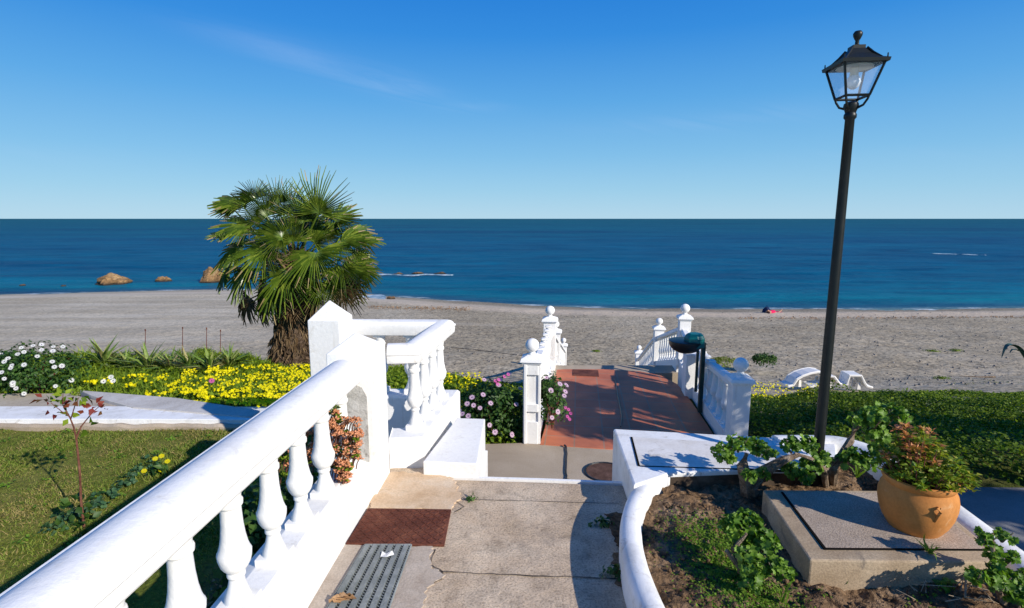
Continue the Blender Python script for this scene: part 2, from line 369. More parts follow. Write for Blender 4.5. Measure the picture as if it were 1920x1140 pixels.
def T_thick(w=.3, t=.12):
    v = np.array([(0, 0, 0), (-w, .5, 0), (0, .5, t), (w, .5, 0), (0, .5, -t), (0, 1, .04)], float)
    return v, np.array([(0, 2, 1), (0, 3, 2), (0, 1, 4), (0, 4, 3), (1, 2, 5), (2, 3, 5), (4, 1, 5), (3, 4, 5)])
def basis(up, spin):
    """rotation whose Z axis is up and whose Y axis is turned by spin"""
    up = up/np.linalg.norm(up, axis=1, keepdims=True)
    a = np.cross(up, np.array([.3, .1, .95])); ln = np.linalg.norm(a, axis=1, keepdims=True); ln[ln < 1e-3] = 1; a = a/ln
    b = np.cross(up, a); c, s = np.cos(spin)[:, None], np.sin(spin)[:, None]
    x = a*c+b*s; y = np.cross(up, x); return np.stack([x, y, up], axis=2)
def along(d, roll):
    """rotation whose Y axis is d"""
    d = d/np.linalg.norm(d, axis=1, keepdims=True)
    x = np.cross(d, np.array([0.02, .01, 1.0])); ln = np.linalg.norm(x, axis=1, keepdims=True); ln[ln < 1e-3] = 1; x = x/ln
    z = np.cross(x, d); c, s = np.cos(roll)[:, None], np.sin(roll)[:, None]
    x2 = x*c+z*s; z2 = np.cross(x2, d); return np.stack([x2, d, z2], axis=2)
def inst(T, pos, rot, size):
    v, f = T; n = len(pos); size = np.broadcast_to(np.asarray(size, float), (n,))
    V = np.einsum('nij,kj->nki', rot, v)*size[:, None, None]+pos[:, None, :]
    Fq = f[None]+(np.arange(n)*len(v))[:, None, None]
    return V.reshape(-1, 3), Fq.reshape(-1, f.shape[1])
class Leaves:
    def __init__(s): s.V = []; s.F = []; s.M = []; s.n = 0
    def add(s, T, pos, rot, size, mi=0):
        V, Fq = inst(T, pos, rot, size); s.V.append(V); s.F.append(Fq+s.n); s.M.append(np.full(len(Fq), mi)); s.n += len(V); return s
    def build(s, name, mats, parent=None):
        V = np.concatenate(s.V)
        if parent is not None: V = V-np.array(parent.location if parent.parent is None else parent.parent.location)
        return np_obj(name, V, np.concatenate(s.F), mats, np.concatenate(s.M), parent)
def blob(n, c, r, shell=.55, zmin=-1.0):
    """n points through an ellipsoid, biased to the shell, with outward directions"""
    d = rng.normal(size=(n*3, 3)); d /= np.linalg.norm(d, axis=1, keepdims=True); d = d[d[:, 2] > zmin][:n]
    k = (shell+(1-shell)*rng.random(len(d)))[:, None]
    lump = np.array([1+.22*noise.noise(Vector(q*2.3)+Vector(c)) for q in d])[:, None]
    return np.array(c)+d*k*lump*np.array(r), d
def clump(L, n, c, r, T, size, mi=0, upb=.6, jit=.5, shell=.55, zmin=-.6):
    p_, d = blob(n, c, r, shell, zmin); up = d+np.array([0, 0, upb])+rng.normal(size=d.shape)*jit
    L.add(T, p_, basis(up, rng.random(len(p_))*6.28), size*(.65+.7*rng.random(len(p_))), mi)

# ------------------------------------------------------------ terrain
def lerp_t(x, pts):
    if x <= pts[0][0]: return pts[0][1]
    for (a, b), (c, d) in zip(pts, pts[1:]):
        if x <= c:
            t = (x-a)/(c-a); return b+(d-b)*t
    return pts[-1][1]
SHORE = [(-400, 30), (-90, 37), (-41.5, 43.1), (-27, 46.2), (-20, 46.8), (-11.7, 43.3), (-4, 39.6), (2, 37.3), (8.7, 36.2), (20, 35.9), (34.5, 36.6), (90, 42), (400, 60)]
SEA = -4.5
def shore(X): return (lerp_t(X-2, SHORE)+lerp_t(X+2, SHORE)+lerp_t(X, SHORE))/3
def beach_h(X, Y):
    b = lerp_t(Y, [(4, -.6), (8, -1.35), (11, -2.06), (13, -2.55), (15.5, -3.02), (20, -3.35)])
    if Y > 20:
        s = shore(X); t = (Y-20)/(s-20)
        b = -3.35+(-1.15)*t if t < 1 else SEA-(Y-s)*.07
        b += .10*math.exp(-((t-.80)/.05)**2)
    b += .05*noise.noise(Vector((X*.25, Y*.35, 1)))
    if Y < 36: b += .030*noise.noise(Vector((X*1.7, Y*1.7, 5)))+.016*noise.noise(Vector((X*4.2, Y*4.2, 9)))
    return b
ys = [6+.35*i for i in range(12)]
while ys[-1] < 22: ys.append(ys[-1]+.13)
while ys[-1] < 50: ys.append(ys[-1]+.13*(ys[-1]/22)**1.5)
while ys[-1] < 90: ys.append(ys[-1]+4)
NX = 340; us = [(-1+2*i/(NX-1)) for i in range(NX)]; us = [math.copysign(abs(u)**1.0, u)*1.05 if abs(u) < .9 else math.copysign(1.05*.9+(abs(u)-.9)*60, u) for u in us]
V = []; D = []
for Y in ys:
    for u in us:
        X = u*(Y+1.5); V.append((X, Y, beach_h(X, Y))); D.append(Y-shore(X))
nr = len(ys)
idx = np.arange(nr*NX).reshape(nr, NX)
Fq = np.stack([idx[:-1, :-1], idx[:-1, 1:], idx[1:, 1:], idx[1:, :-1]], -1).reshape(-1, 4)
b = np_obj('beach', np.array(V), Fq, M['beach'], attrs={'dist': D}); tag(b, kind='structure')
b.data.polygons.foreach_set('use_smooth', [True]*len(b.data.polygons))
# sea: fan of rows from the shoreline out to the horizon
ds = [-2.0+.25*i for i in range(60)]
while ds[-1] < 60000: ds.append(ds[-1]+max(.3, (ds[-1]+2)*.06))
us = np.linspace(-1, 1, 161); us = np.sign(us)*(np.abs(us)*1.2+np.clip(np.abs(us)-.85, 0, 1)*14)
V = []; D = []
for d_ in ds:
    for u in us:
        X = u*(40+max(d_, 0)); s_ = shore(X); amp = min(.22, .03+max(d_, 0)*.007) if d_ < 400 else 0
        z = SEA+(amp*(noise.noise(Vector((X*.10, (s_+d_)*.45, 3)))) if amp and d_ > 0 else 0)
        V.append((X, s_*max(0, 1-max(0, d_)/3000)+d_+(s_*0), z)); D.append(d_)
nr = len(ds); NX = len(us); idx = np.arange(nr*NX).reshape(nr, NX)
Fq = np.stack([idx[:-1, :-1], idx[:-1, 1:], idx[1:, 1:], idx[1:, :-1]], -1).reshape(-1, 4)
s_ = np_obj('sea', np.array(V), Fq, M['sea'], attrs={'dist': D}); tag(s_, kind='structure')
s_.data.polygons.foreach_set('use_smooth', [True]*len(s_.data.polygons))

# garden ground: left meadow, middle, right bank; dips under the beach at its seaward edge
def garden_h(X, Y):
    left = lerp_t(Y, [(0, -.52), (5.4, -.52), (6.0, -.50), (8.8, -1.0), (9.6, -1.22), (11, -2.3), (13, -3.4)])+.24*(math.exp(-((Y-8.9)/.75)**2) if Y > 6 else 0)*min(1, max(0, (-3.9-X)/.6))
    mid = lerp_t(Y, [(0, -.98), (7.6, -.98), (9.5, -1.5), (11, -2.4), (13, -3.4)])
    right = lerp_t(Y, [(0, -.66), (4.1, -.64), (4.6, -.52), (6, -.85), (8, -1.36), (10.6, -1.96), (11.4, -2.4), (13, -3.6)])
    def sm(a, b, x): t = min(1, max(0, (x-a)/(b-a))); return t*t*(3-2*t)
    h = left+(mid-left)*sm(-1.35, -1.15, X) if X < 1 else mid+(right-mid)*sm(2.95, 3.35, X)
    if X < 1 and Y > 8.3: h = left+(mid-left)*sm(-2, 0, X)
    w = 1 if Y > 4.2 else .15
    return h+w*(.07*noise.noise(Vector((X*.9, Y*.9, 2)))+.03*noise.noise(Vector((X*3, Y*3, 7))))
xs = np.concatenate([np.linspace(-40, -12, 20), np.linspace(-11.8, 14, 190), np.linspace(14.5, 40, 20)]); yy = np.linspace(-3, 13, 130)
V = [(x, y, garden_h(x, y)) for y in yy for x in xs]
idx = np.arange(len(yy)*len(xs)).reshape(len(yy), len(xs))
Fq = np.stack([idx[:-1, :-1], idx[:-1, 1:], idx[1:, 1:], idx[1:, :-1]], -1).reshape(-1, 4)
# no garden under the lower path, stairwell, terrace or the raised path
g = np_obj('ground', np.array(V), Fq, M['ground']); tag(g, kind='structure'); g.data.polygons.foreach_set('use_smooth', [True]*len(g.data.polygons))

# ------------------------------------------------------------ upper path
HD = .045                       # heading of the balustrade: dX per dY
def wallX(Y, off=0): return -.795+HD*(Y-3.163)+off
mb = MB()
edge = [pz(850, 899, 0), pz(1010, 904, 0), pz(1186, 911, 0)]
pl = [(wallX(-1.5, -.02), -1.5), (.62, -1.5), (.70, 1.0), (.70, 2.6), (.74, edge[2].y), (edge[1].x, edge[1].y), (edge[0].x, edge[0].y), (-.50, 3.28), (wallX(3.28, -.02), 3.28)]
mb.prism(pl, -.98, 0); up = mb.build('path', M['concrete'], bevel=.006); tag(up, kind='structure')
mb = MB(); e0 = pz(850, 899, 0)+Vector((-.12, .04, 0))
mb.sweep([(-.0, -.10), (.022, -.10), (.022, .004), (-.0, .004)][::-1], [(edge[2].x, edge[2].y+.022, 0), (edge[1].x, edge[1].y+.022, 0), (edge[0].x-.05, edge[0].y+.022, 0)])
o = mb.build('step_nosing', M['white']); tag(o, kind='structure')
mb = MB()
for k in range(4):
    mb.prism([(-.25, 3.1+.28*k), (.72, 3.08+.28*k), (.76, 3.38+.28*k), (-.2, 3.4+.28*k)], -.98, -.18*(k+1))
tag(mb.build('steps', M['concrete_low']), kind='structure')
mb = MB(); mb.prism([(-.62, 2.9), (6.0, 2.9), (6.0, 4.2), (3.1, 5.4), (2.72, 5.62), (.2, 5.74), (-.9, 5.66), (-.9, 3.4)], -1.2, -.90)
tag(mb.build('lower_path', M['concrete_low']), kind='structure')
# joints and cracks in the upper path (thin dark ribbons of grit)
def ribbon(pts, w, z, name, mat, wj=.5):
    P = [pz(x, y, z) for x, y in pts]; Q = []
    for a, b_ in zip(P, P[1:]):
        for k in range(5): Q.append(a.lerp(b_, k/5))
    Q.append(P[-1]); mb = MB(); L = []; Rr = []
    for i, q in enumerate(Q):
        t = (Q[min(i+1, len(Q)-1)]-Q[max(i-1, 0)]).normalized(); n_ = Vector((-t.y, t.x, 0)); ww = w*(1+wj*random.uniform(-1, 1)); j = n_*random.uniform(-1, 1)*w*.5
        L.append(q+n_*ww/2+j); Rr.append(q-n_*ww/2+j)
    k = len(Q); mb.addv(L+Rr, [(i, i+1, k+i+1, k+i)[::-1] for i in range(k-1)])
    return mb.build(name, mat)
grit = stone('joint_grit', [(.05, .04, .03, 1), (.11, .09, .07, 1), (.17, .14, .11, 1)], 20, 90, .5, .004)
cracks = [([(815, 1070), (900, 1075), (1000, 1079), (1100, 1082), (1180, 1086)], .007), ([(870, 936), (960, 938), (1060, 941), (1160, 944)], .004),
          ([(816, 1030), (806, 1058), (830, 1072), (828, 1086), (795, 1100), (790, 1113), (797, 1122), (780, 1142)], .006), ([(848, 900), (842, 930), (870, 950), (852, 960)], .005)]
for pts, w in cracks: tag(ribbon(pts, w, .004, 'path_joint', grit), kind='structure')
def patch(pts, z, name, mat, jag=.012, n=9):
    P = [pz(x, y, z) for x, y in pts]; Q = []
    for a, b_ in zip(P, P[1:]+P[:1]):
        for k in range(n):
            q = a.lerp(b_, k/n); q = q+Vector((random.uniform(-jag, jag), random.uniform(-jag, jag), 0))*(1 if k else .3); Q.append(q)
    mb = MB(); mb.prism([(q.x, q.y) for q in Q], z-.02, z); return mb.build(name, mat)
tag(patch([(722, 884), (790, 886), (850, 896), (864, 932), (846, 954), (694, 952), (690, 930)], .008, 'mortar_patch', M['mortar']), kind='structure')
tag(patch([(640, 1022), (812, 1023), (806, 1060), (835, 1078), (800, 1100), (790, 1148), (560, 1148)], .006, 'mortar_strip',
          stone('pale_mortar', [(.40, .32, .25, 1), (.50, .42, .34, 1), (.56, .48, .40, 1)], 5, 110, .6, .006, .95, .1, .2)), kind='structure')

tag(patch([(1134, 962), (1172, 960), (1185, 1040), (1200, 1100), (1158, 1096), (1150, 1050), (1160, 1020)], .005, 'soil_drift', M['soil'], .015), kind='structure')
# rusty plate and steel grate
c = [pz(690, 953, .012), pz(846, 955, .012), pz(833, 1022, .012), pz(648, 1019, .012)]
t = thing('drain_cover', (c[0]+c[1]+c[2]+c[3])/4*1-Vector((0, 0, .012)), 'rusty brown steel tread plate set in the path above the grate', 'drain cover')
mb = MB(); mb.prism([(q.x, q.y) for q in c], .001, .014); mb.build('plate', M['rust'], t, bevel=.003)
mb = MB()
for i in range(17):
    for j in range(11):
        a = c[3].lerp(c[2], (i+.6)/17.4); b_ = c[0].lerp(c[1], (i+.6)/17.4); q = a.lerp(b_, (j+.6)/11.4)
        mb.box((q.x, q.y, .0155), (.026, .006, .004), rz=.7 if (i+j) % 2 else -.7)
mb.build('tread_pattern', M['rust'], t)
g0, g1, g2, g3 = pz(684, 1023, .01), pz(771, 1023, .01), pz(716, 1180, .01), pz(590, 1180, .01)
t = thing('drain_grate', g0.lerp(g2, .5)-Vector((0, 0, .01)), 'grey galvanised slotted steel grate below the rusty plate', 'drain grate')
mb = MB(); mb.prism([(q.x, q.y) for q in (g0, g1, g2, g3)], .002, .0085); mb.build('pit_shade', M['darkhole'], t)  # flat black sheet: shade of the pit painted as colour under the bars
mb = MB(); mf = MB()
for k in range(6):
    a0, a1 = (k+.12)/6, (k+.70)/6
    mb.prism([tuple(g0.lerp(g1, a0))[:2], tuple(g0.lerp(g1, a1))[:2], tuple(g3.lerp(g2, a1))[:2], tuple(g3.lerp(g2, a0))[:2]], .009, .020)
mb.build('bars', M['galv'], t)
mb = MB()
for k in range(34):
    f_ = (k+.3)/34; a = g0.lerp(g3, f_); b_ = g1.lerp(g2, f_); dy = Vector((0, .012, 0)); w_ = Vector((0, .0045, 0))
    for j in range(6):
        p0 = a.lerp(b_, (j+.68)/6); p1 = a.lerp(b_, min(1, (j+1.14)/6))-dy
        mb.prism([tuple(p0)[:2], tuple(p0+w_)[:2], tuple(p1+w_)[:2], tuple(p1)[:2]], .009, .017)
mb.build('cross_ribs', M['galv'], t)
mb = MB()
for a, b_ in ((g0, g3), (g1, g2), (g0, g1)): mb.tube([a+Vector((0, 0, .004)), b_+Vector((0, 0, .004))], .005, 4)
mb.build('frame', M['galv'], t)
q = pz(726, 1041, .022); mb = MB(); mb.addv([(q.x-.03, q.y-.012, .022), (q.x+.0, q.y-.02, .026), (q.x+.033, q.y+.002, .024), (q.x+.02, q.y+.02, .034), (q.x-.008, q.y+.01, .024), (q.x-.028, q.y+.02, .03)], [(0, 1, 4, 5), (1, 2, 3, 4)])
tag(mb.build('paper_scrap', M['paper']), 'small white crumpled scrap lying on the grate', 'litter')
# dry leaf on the grate edge
q = pz(632, 1120, .03); L = Leaves(); a = np.linspace(-.9, .9, 7)
L.add(T_leaf(.28, .3, .2), np.array([[q.x-.035+.012*i, q.y+.004*(i % 3)-.005, .024+.006*(i % 2)] for i in range(7)]), along(np.array([[1, math.sin(k)*.5, .25*math.cos(k*3)] for k in a]), a*1.1), .062)
tag(L.build('dry_leaf', M['leafdry']), 'curled brown dry leaf on the edge of the grate', 'leaf')
# small weeds on the path
def weed(x, y, z, name, label, n=40, size=.03, spread=.05, mat='leaf_dark', grp=None, flat=.5):
    q = pz(x, y, z); t = thing(name, q, label, 'weed', grp); L = Leaves()
    clump(L, n, (q.x, q.y, q.z+spread*.2), (spread, spread*.6, spread*flat), T_leaf(.3), size, shell=.2, zmin=-.1)
    L.build('leaves', M[mat], t); return t
weed(882, 938, 0, 'weed', 'dark little weed tuft at the corner of the sandy mortar patch', 50, .02, .04)
weed(1130, 985, 0, 'weed', 'low weed at the foot of the curved planter kerb, the farther of two', 60, .028, .06)
weed(1152, 1080, 0, 'weed', 'low weed at the foot of the curved planter kerb, the nearer of two', 60, .028, .07)

# ------------------------------------------------------------ balusters and railings
BAL = [(0, .0), (0, .060), (.03, .060), (.034, .055), (.05, .054), (.075, .042), (.10, .034), (.122, .030), (.128, .037), (.140, .037), (.148, .034), (.160, .048),
       (.178, .060), (.20, .0665), (.222, .0685), (.228, .064), (.25, .056), (.285, .0485), (.33, .0435), (.385, .041), (.398, .041), (.402, .049), (.420, .050), (.426, .043), (.45, .046), (.475, .054), (.50, .056), (.50, 0)]
def baluster_mb(h=.5, k=1.0, seg=20):
    mb = MB(); s_ = h/.5
    mb.lathe([(a*s_+.004, r*k) for a, r in BAL], seg=seg, caps=False)
    mb.box((0, 0, .018), (.135*k, .135*k, .036)); mb.box((0, 0, h-.012), (.118*k, .118*k, .024)); return mb
bal_mesh = {}
def put_bal(parent, x, y, z, h, k=1.0, mat='white', seg=20, rz=0):
    key = (round(h, 3), k, mat, seg)
    if key not in bal_mesh:
        o = baluster_mb(h, k, seg).build('baluster', M[mat], None, smooth=True, bevel=.004); bal_mesh[key] = o.data; o.parent = parent
    else:
        o = bpy.data.objects.new('baluster', bal_mesh[key]); C.objects.link(o); o.parent = parent
        b_ = o.modifiers.new('bevel', 'BEVEL'); b_.width = .004; b_.segments = 2; b_.limit_method = 'ANGLE'; b_.angle_limit = R(40)
    o.location = Vector((x, y, z))-parent.location; o.rotation_euler.z = rz; return o
RAIL = [(-.09, 0), (.09, 0), (.096, .010), (.098, .052), (.105, .060), (.105, .072), (.090, .078), (.084, .090), (.066, .106), (.035, .118), (0, .122), (-.035, .118), (-.066, .106), (-.080, .092), (-.083, .080), (-.088, .078), (-.094, .086), (-.104, .086), (-.106, .072), (-.100, .052), (-.096, .010)]
def creased(o, a=24):
    o.data.set_sharp_from_angle(angle=R(a)); return o
def pillar_mb(x, y, z0, z1, zc, w, dpt, rz, over=.0):
    mb = MB(); mb.box((x, y, (z0+z1)/2), (w, dpt, z1-z0), rz)
    n0 = len(mb.v)
    ca, sa = math.cos(rz), math.sin(rz); vs = []
    for a, b_ in ((-1, -1), (1, -1), (1, 1), (-1, 1)):
        u, v_ = a*(w/2+over), b_*(dpt/2+over); vs.append((x+u*ca-v_*sa, y+u*sa+v_*ca, z1))
    mb.v = mb.v[:n0]; vs.append((x, y, zc)); mb.f = [f for f in mb.f if f != (4, 5, 6, 7)]; mb.mi = [0]*len(mb.f)
    mb.addv(vs, [(0, 1, 4), (1, 2, 4), (2, 3, 4), (3, 0, 4)]); return mb
RZ = -math.atan(HD)
cx = lambda Y: wallX(Y, -.125)
nearb = thing('balustrade', (cx(1.5), 1.5, 0), 'long white foreground balustrade with round-topped rail along the path', 'balustrade')
mb = MB()
mb.sweep([(-.125, -.6), (.125, -.6), (.125, .185), (.112, .205), (.05, .225), (-.05, .225), (-.112, .205), (-.125, .185)], [(cx(Y), Y, 0) for Y in (-1.2, 2.93)])
mb.build('base_wall', M['white'], nearb, bevel=.004)
mb = MB(); mb.sweep(RAIL, [(cx(-1.2)-.005, -1.2, .70), (cx(1)-.005, 1.0, .70), (cx(2.0)-.005, 2.0, .70), (cx(2.93)-.005, 2.93, .70)]); creased(mb.build('handrail', M['white'], nearb, smooth=True))
for Y in [2.80, 2.54, 2.27, 2.01, 1.74, 1.47, 1.2, .93, .66]:
    put_bal(nearb, cx(Y), Y, .215, .49, .84, rz=RZ)
pA = pillar_mb(cx(3.07)+.012, 3.07, -.6, .845, .945, .26, .28, RZ); pA.build('pillar', M['white'], nearb, bevel=.006)

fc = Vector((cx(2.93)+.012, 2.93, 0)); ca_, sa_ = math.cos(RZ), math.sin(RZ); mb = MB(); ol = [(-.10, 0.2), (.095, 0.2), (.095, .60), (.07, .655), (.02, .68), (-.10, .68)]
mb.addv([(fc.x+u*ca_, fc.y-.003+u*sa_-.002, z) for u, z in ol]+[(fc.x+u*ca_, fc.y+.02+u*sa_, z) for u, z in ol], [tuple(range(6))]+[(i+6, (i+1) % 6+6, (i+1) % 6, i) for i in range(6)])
mb.build('grey_face', stone('rough_grey_render', [(.36, .345, .32, 1), (.50, .485, .455, 1), (.62, .605, .58, 1)], 14, 90, .9, .008, .9, .1, .16, dark=((.22, .20, .18, 1), 16, .60, .68)), nearb)  # rough mottled grey panel on the pillar front below the rail
# balustrade round the little stairwell behind
sw = thing('balustrade', (-1.0, 3.8, 0), 'short white balustrade boxed round the stairwell beside the tall pillar', 'balustrade')
B0 = Vector((-1.40, 4.07, 0)); D0 = Vector((-.655, 3.40, 0)); C0 = Vector((-.545, 4.20, 0))
pillar_mb(B0.x, B0.y, -.9, .845, .985, .245, .27, -.07).build('pillar', M['white'], sw, bevel=.006)
RL = [(u*.74, w*.95) for u, w in RAIL]
mb = MB(); mb.sweep(RL, [(-.80, 3.37, .69), (D0.x-.0, 3.385, .69), (C0.x, C0.y, .69), (-1.28, 4.22, .69)]); creased(mb.build('handrail', M['white'], sw, smooth=True))
mb = MB(); mb.sweep([(-.10, -1.0), (.10, -1.0), (.10, .18), (.085, .2), (-.085, .2), (-.10, .18)], [(-.80, 3.37, 0), (D0.x, 3.385, 0), (C0.x, C0.y, 0), (-1.40, 4.25, 0)]); mb.build('base_wall', M['white'], sw, bevel=.006)
for f_ in (.04, .30, .55, .80): q = D0.lerp(C0, f_); put_bal(sw, q.x, q.y+.02, .20, .49, .80, rz=-.15)
for X in (-.82, -1.06): put_bal(sw, X, 4.22, .20, .49, .80)
mb = MB(); mb.box((-1.02, 3.82, -.30), (.66, .62, .02)); mb.build('floor_slab', M['kerb'], sw)
# stair flank wall
fw = thing('stair_wall', (-.33, 3.6, -.9), 'low stepped white wall flanking the top of the steps', 'wall')
mb = MB(); mb.prism([(-.56, 3.17), (-.215, 3.14), (-.205, 3.90), (-.42, 3.92)], -.9, .095); mb.build('wall', M['white'], fw, bevel=.008)
mb = MB(); mb.prism([(-.54, 3.155), (-.195, 3.125), (-.188, 3.915), (-.41, 3.935)], -.9, -.165); mb.build('plinth', M['white'], fw, bevel=.006)

# ------------------------------------------------------------ terrace and its balustrades
TZ = -.894
tl = [(1012, 833), (1022, 800), (1034, 740), (1044, 693), (1060, 692), (1130, 692), (1200, 696), (1240, 704), (1270, 720), (1290, 744), (1312, 775), (1334, 808), (1350, 840), (1140, 842)]
P = [pz(x, y, TZ) for x, y in tl]; mb = MB(); mb.prism([(q.x, q.y) for q in P], -1.6, TZ)
tag(mb.build('terrace', M['tile'], bevel=.006), kind='structure')
mb = MB(); q = pz(1098, 699, TZ+.006); mb.box((q.x, q.y, TZ+.002), (.42, .36, .012), -.12); o = mb.build('floor_cover', M['rust'], bevel=.003)
tag(o, 'small dark square hatch set in the terracotta floor at its seaward edge', 'hatch')
mb = MB(); mb.tube([pz(1154, 712, TZ+.005), pz(1158, 740, TZ+.005), pz(1166, 780, TZ+.005), pz(1164, 800, TZ+.005)], .008, 5)
tag(mb.build('cable', M['binblack']), 'thin dark cable lying across the terracotta floor', 'cable')
def sd(t): return t*.13      # terrace heading
def post_mb(x, y, z0, h, w, rz, panel=True):
    mb = MB(); mb.box((x, y, z0+h/2), (w, w, h), rz); return mb
def post(parent, x, y, z0, h, w, rz, ball=.078, seg=18, panel=False):
    mb = MB()
    if panel:    # front face with two sunk fields
        mb.box((x, y+.012, z0+h/2), (w, w-.024, h), rz)
        fw_ = .03
        for u in (-1, 1): mb.box((x+u*(w/2-fw_/2+.001), y-w/2+.008, z0+h/2), (fw_, .026, h), rz)
        for zz, hh in ((z0+.13, .26), (z0+.42, .09), (z0+h-.06, .12)): mb.box((x, y-w/2+.0095, zz), (w-2*fw_+.006, .0265, hh), rz)
    else: mb.box((x, y, z0+h/2), (w, w, h), rz)
    o = mb.build('post', M['white'], parent, bevel=.005)
    mb = MB(); k = ball/.078; z = z0+h
    mb.box((x, y, z+.012), (w+.03, w+.03, .024), rz); mb.box((x, y, z+.044), (w+.07, w+.07, .04), rz, taper=.9)
    mb.box((x, y, z+.078), (w+.035, w+.035, .03), rz, taper=.45)
    sub(mb, 'cap', M['white'], o, bevel=.006)
    mb = MB(); prof = [(.085, .035), (.095, .045), (.11, .036), (.125, .032)]
    for i in range(11):
        a = -1.15+(1.15+1.5)*i/10; prof.append((.195+.078*math.sin(a)+.0, .078*math.cos(a)))
    mb.lathe([(a*k if a > .1 else a, r*k) for a, r in prof], (x, y, z), seg); sub(mb, 'ball_finial', M['white'], o, smooth=True)
    return o
def beam(mb, a, b_, w, h):
    a = Vector(a); b_ = Vector(b_); mb.sweep([(-w/2, -h), (w/2, -h), (w/2, -h*.3), (w*.3, 0), (-w*.3, 0), (-w/2, -h*.3)], [a, b_]); return mb
def run(parent, a, b_, za, zb, ga, gb, n, k=.72, seg=12, th=.09):
    """rail, kerb and balusters between two posts; za/zb rail top, ga/gb ground"""
    mb = MB(); beam(mb, (a[0], a[1], za), (b_[0], b_[1], zb), .13, .075); mb.build('handrail', M['white'], parent, bevel=.004)
    mb = MB(); mb.sweep([(-.07, -.5), (.07, -.5), (.07, .14), (-.07, .14)], [(a[0], a[1], ga), (b_[0], b_[1], gb)]); mb.build('kerb', M['white'], parent, bevel=.004)
    h = za-.07-(ga+.14)
    for i in range(n):
        t_ = (i+.6)/(n+.2); x = a[0]+(b_[0]-a[0])*t_; y = a[1]+(b_[1]-a[1])*t_; g_ = ga+(gb-ga)*t_; zt = za+(zb-za)*t_-.07
        put_bal(parent, x, y, g_+.13, round((za-.07-ga-.14+.02), 2), k, seg=seg)
L1 = (.225, 5.80); L2 = (.63, 8.75); L3 = (.93, 11.2); L4 = (1.60, 16.2)
tb = thing('balustrade', (L1[0], L1[1], TZ), 'white balustrade on the left of the terracotta terrace running down to the beach', 'balustrade')
post(tb, *L1, -.90, .92, .185, -.13, panel=True); post(tb, *L2, TZ, .80, .20, -.13); post(tb, *L3, -1.65, .84, .2, -.13); post(tb, *L4, -3.15, .85, .19, -.13, .075, 12)
run(tb, (L1[0]+.02, L1[1]+.09), (L2[0]-.02, L2[1]-.1), -.04, -.24, TZ, TZ, 9, .75); run(tb, (L2[0]+.01, L2[1]+.1), (L3[0], L3[1]-.1), -.23, -.92, TZ-.05, -1.6, 8, .7)
run(tb, (L3[0]+.01, L3[1]+.1), (L4[0], L4[1]-.1), -.92, -2.4, -1.62, -3.1, 12, .7)
R1 = pz(1384, 770, -.35); R1 = (2.42, 5.50); RM = (2.63, 7.45); R2 = (2.93, 8.95); R3 = (3.2, 11.45); R4 = (3.72, 15.3)
tb = thing('balustrade', (R1[0], R1[1], TZ), 'white balustrade on the right of the terracotta terrace behind the litter bin', 'balustrade')
post(tb, *R1, -.92, .80, .185, -.1); post(tb, *R2, TZ, .80, .185, -.13); post(tb, *R3, -1.65, .86, .2, -.13, .075); post(tb, *R4, -3.15, .85, .19, -.13, .07, 12)
mb = MB(); mb.box((RM[0]-.02, RM[1], -.62), (.27, .27, .62), -.13); mb.box((RM[0]-.02, RM[1], -.29), (.30, .30, .04), -.13); mb.build('pier', M['white'], tb, bevel=.006)
run(tb, (R1[0]+.02, R1[1]+.09), (RM[0], RM[1]-.13), -.13, -.26, TZ, TZ, 7, .8, 12); run(tb, (RM[0], RM[1]+.14), (R2[0]-.02, R2[1]-.1), -.24, -.24, TZ, TZ, 5, .7)
run(tb, (R2[0]+.01, R2[1]+.1), (R3[0], R3[1]-.1), -.23, -.90, TZ-.05, -1.6, 9, .6); run(tb, (R3[0]+.01, R3[1]+.1), (R4[0], R4[1]-.1), -.90, -2.4, -1.62, -3.1, 12, .6)
mb = MB()
for k in range(14):
    f_ = k/14; y0 = 9.0+f_*6.6; z = TZ-.15*(k+1); xa = .66+.13*(y0-8.75); mb.prism([(xa, y0), (xa+2.25, y0), (xa+2.25+.07, y0+.5), (xa+.07, y0+.5)], z-.6, z)
tag(mb.build('beach_steps', M['concrete_low']), kind='structure')

# litter bin on its post
bx = pz(1309, 772, TZ); t = thing('litter_bin', bx, 'round litter bin with teal cover over a black tub on a green post', 'litter bin')
mb = MB(); mb.box((bx.x+.02, bx.y, TZ+.46), (.05, .05, .94)); mb.box((bx.x-.045, bx.y+.01, TZ+.60), (.03, .03, .66)); mb.build('post', M['greenpaint'], t, bevel=.004)
bc = (bx.x-.215, bx.y-.02, -.10)
mb = MB(); prof = [(-.0, .03), (.012, .09), (.04, .15), (.08, .19), (.12, .208), (.15, .215), (.165, .215), (.17, .20)]
mb.lathe(prof, bc, 28); mb.v = [(bc[0]+(v[0]-bc[0])*1.0, v[1], v[2]) for v in mb.v]; mb.build('tub', M['binblack'], t, smooth=True)
mb = MB(); mb.lathe([(.10, .13), (.215, .130), (.25, .112), (.272, .08), (.274, .0)], (bc[0]+.09, bc[1]-.06, bc[2]), 7, rot=.2); mb.build('cover', M['teal'], t, bevel=.008)
mb = MB(); mb.tube([(bc[0]+.20, bc[1], -.02), (bx.x-.0, bx.y, .02)], .015, 6); mb.tube([(bc[0]+.19, bc[1], .07), (bx.x+.0, bx.y, .09)], .015, 6); mb.build('bracket', M['greenpaint'], t)
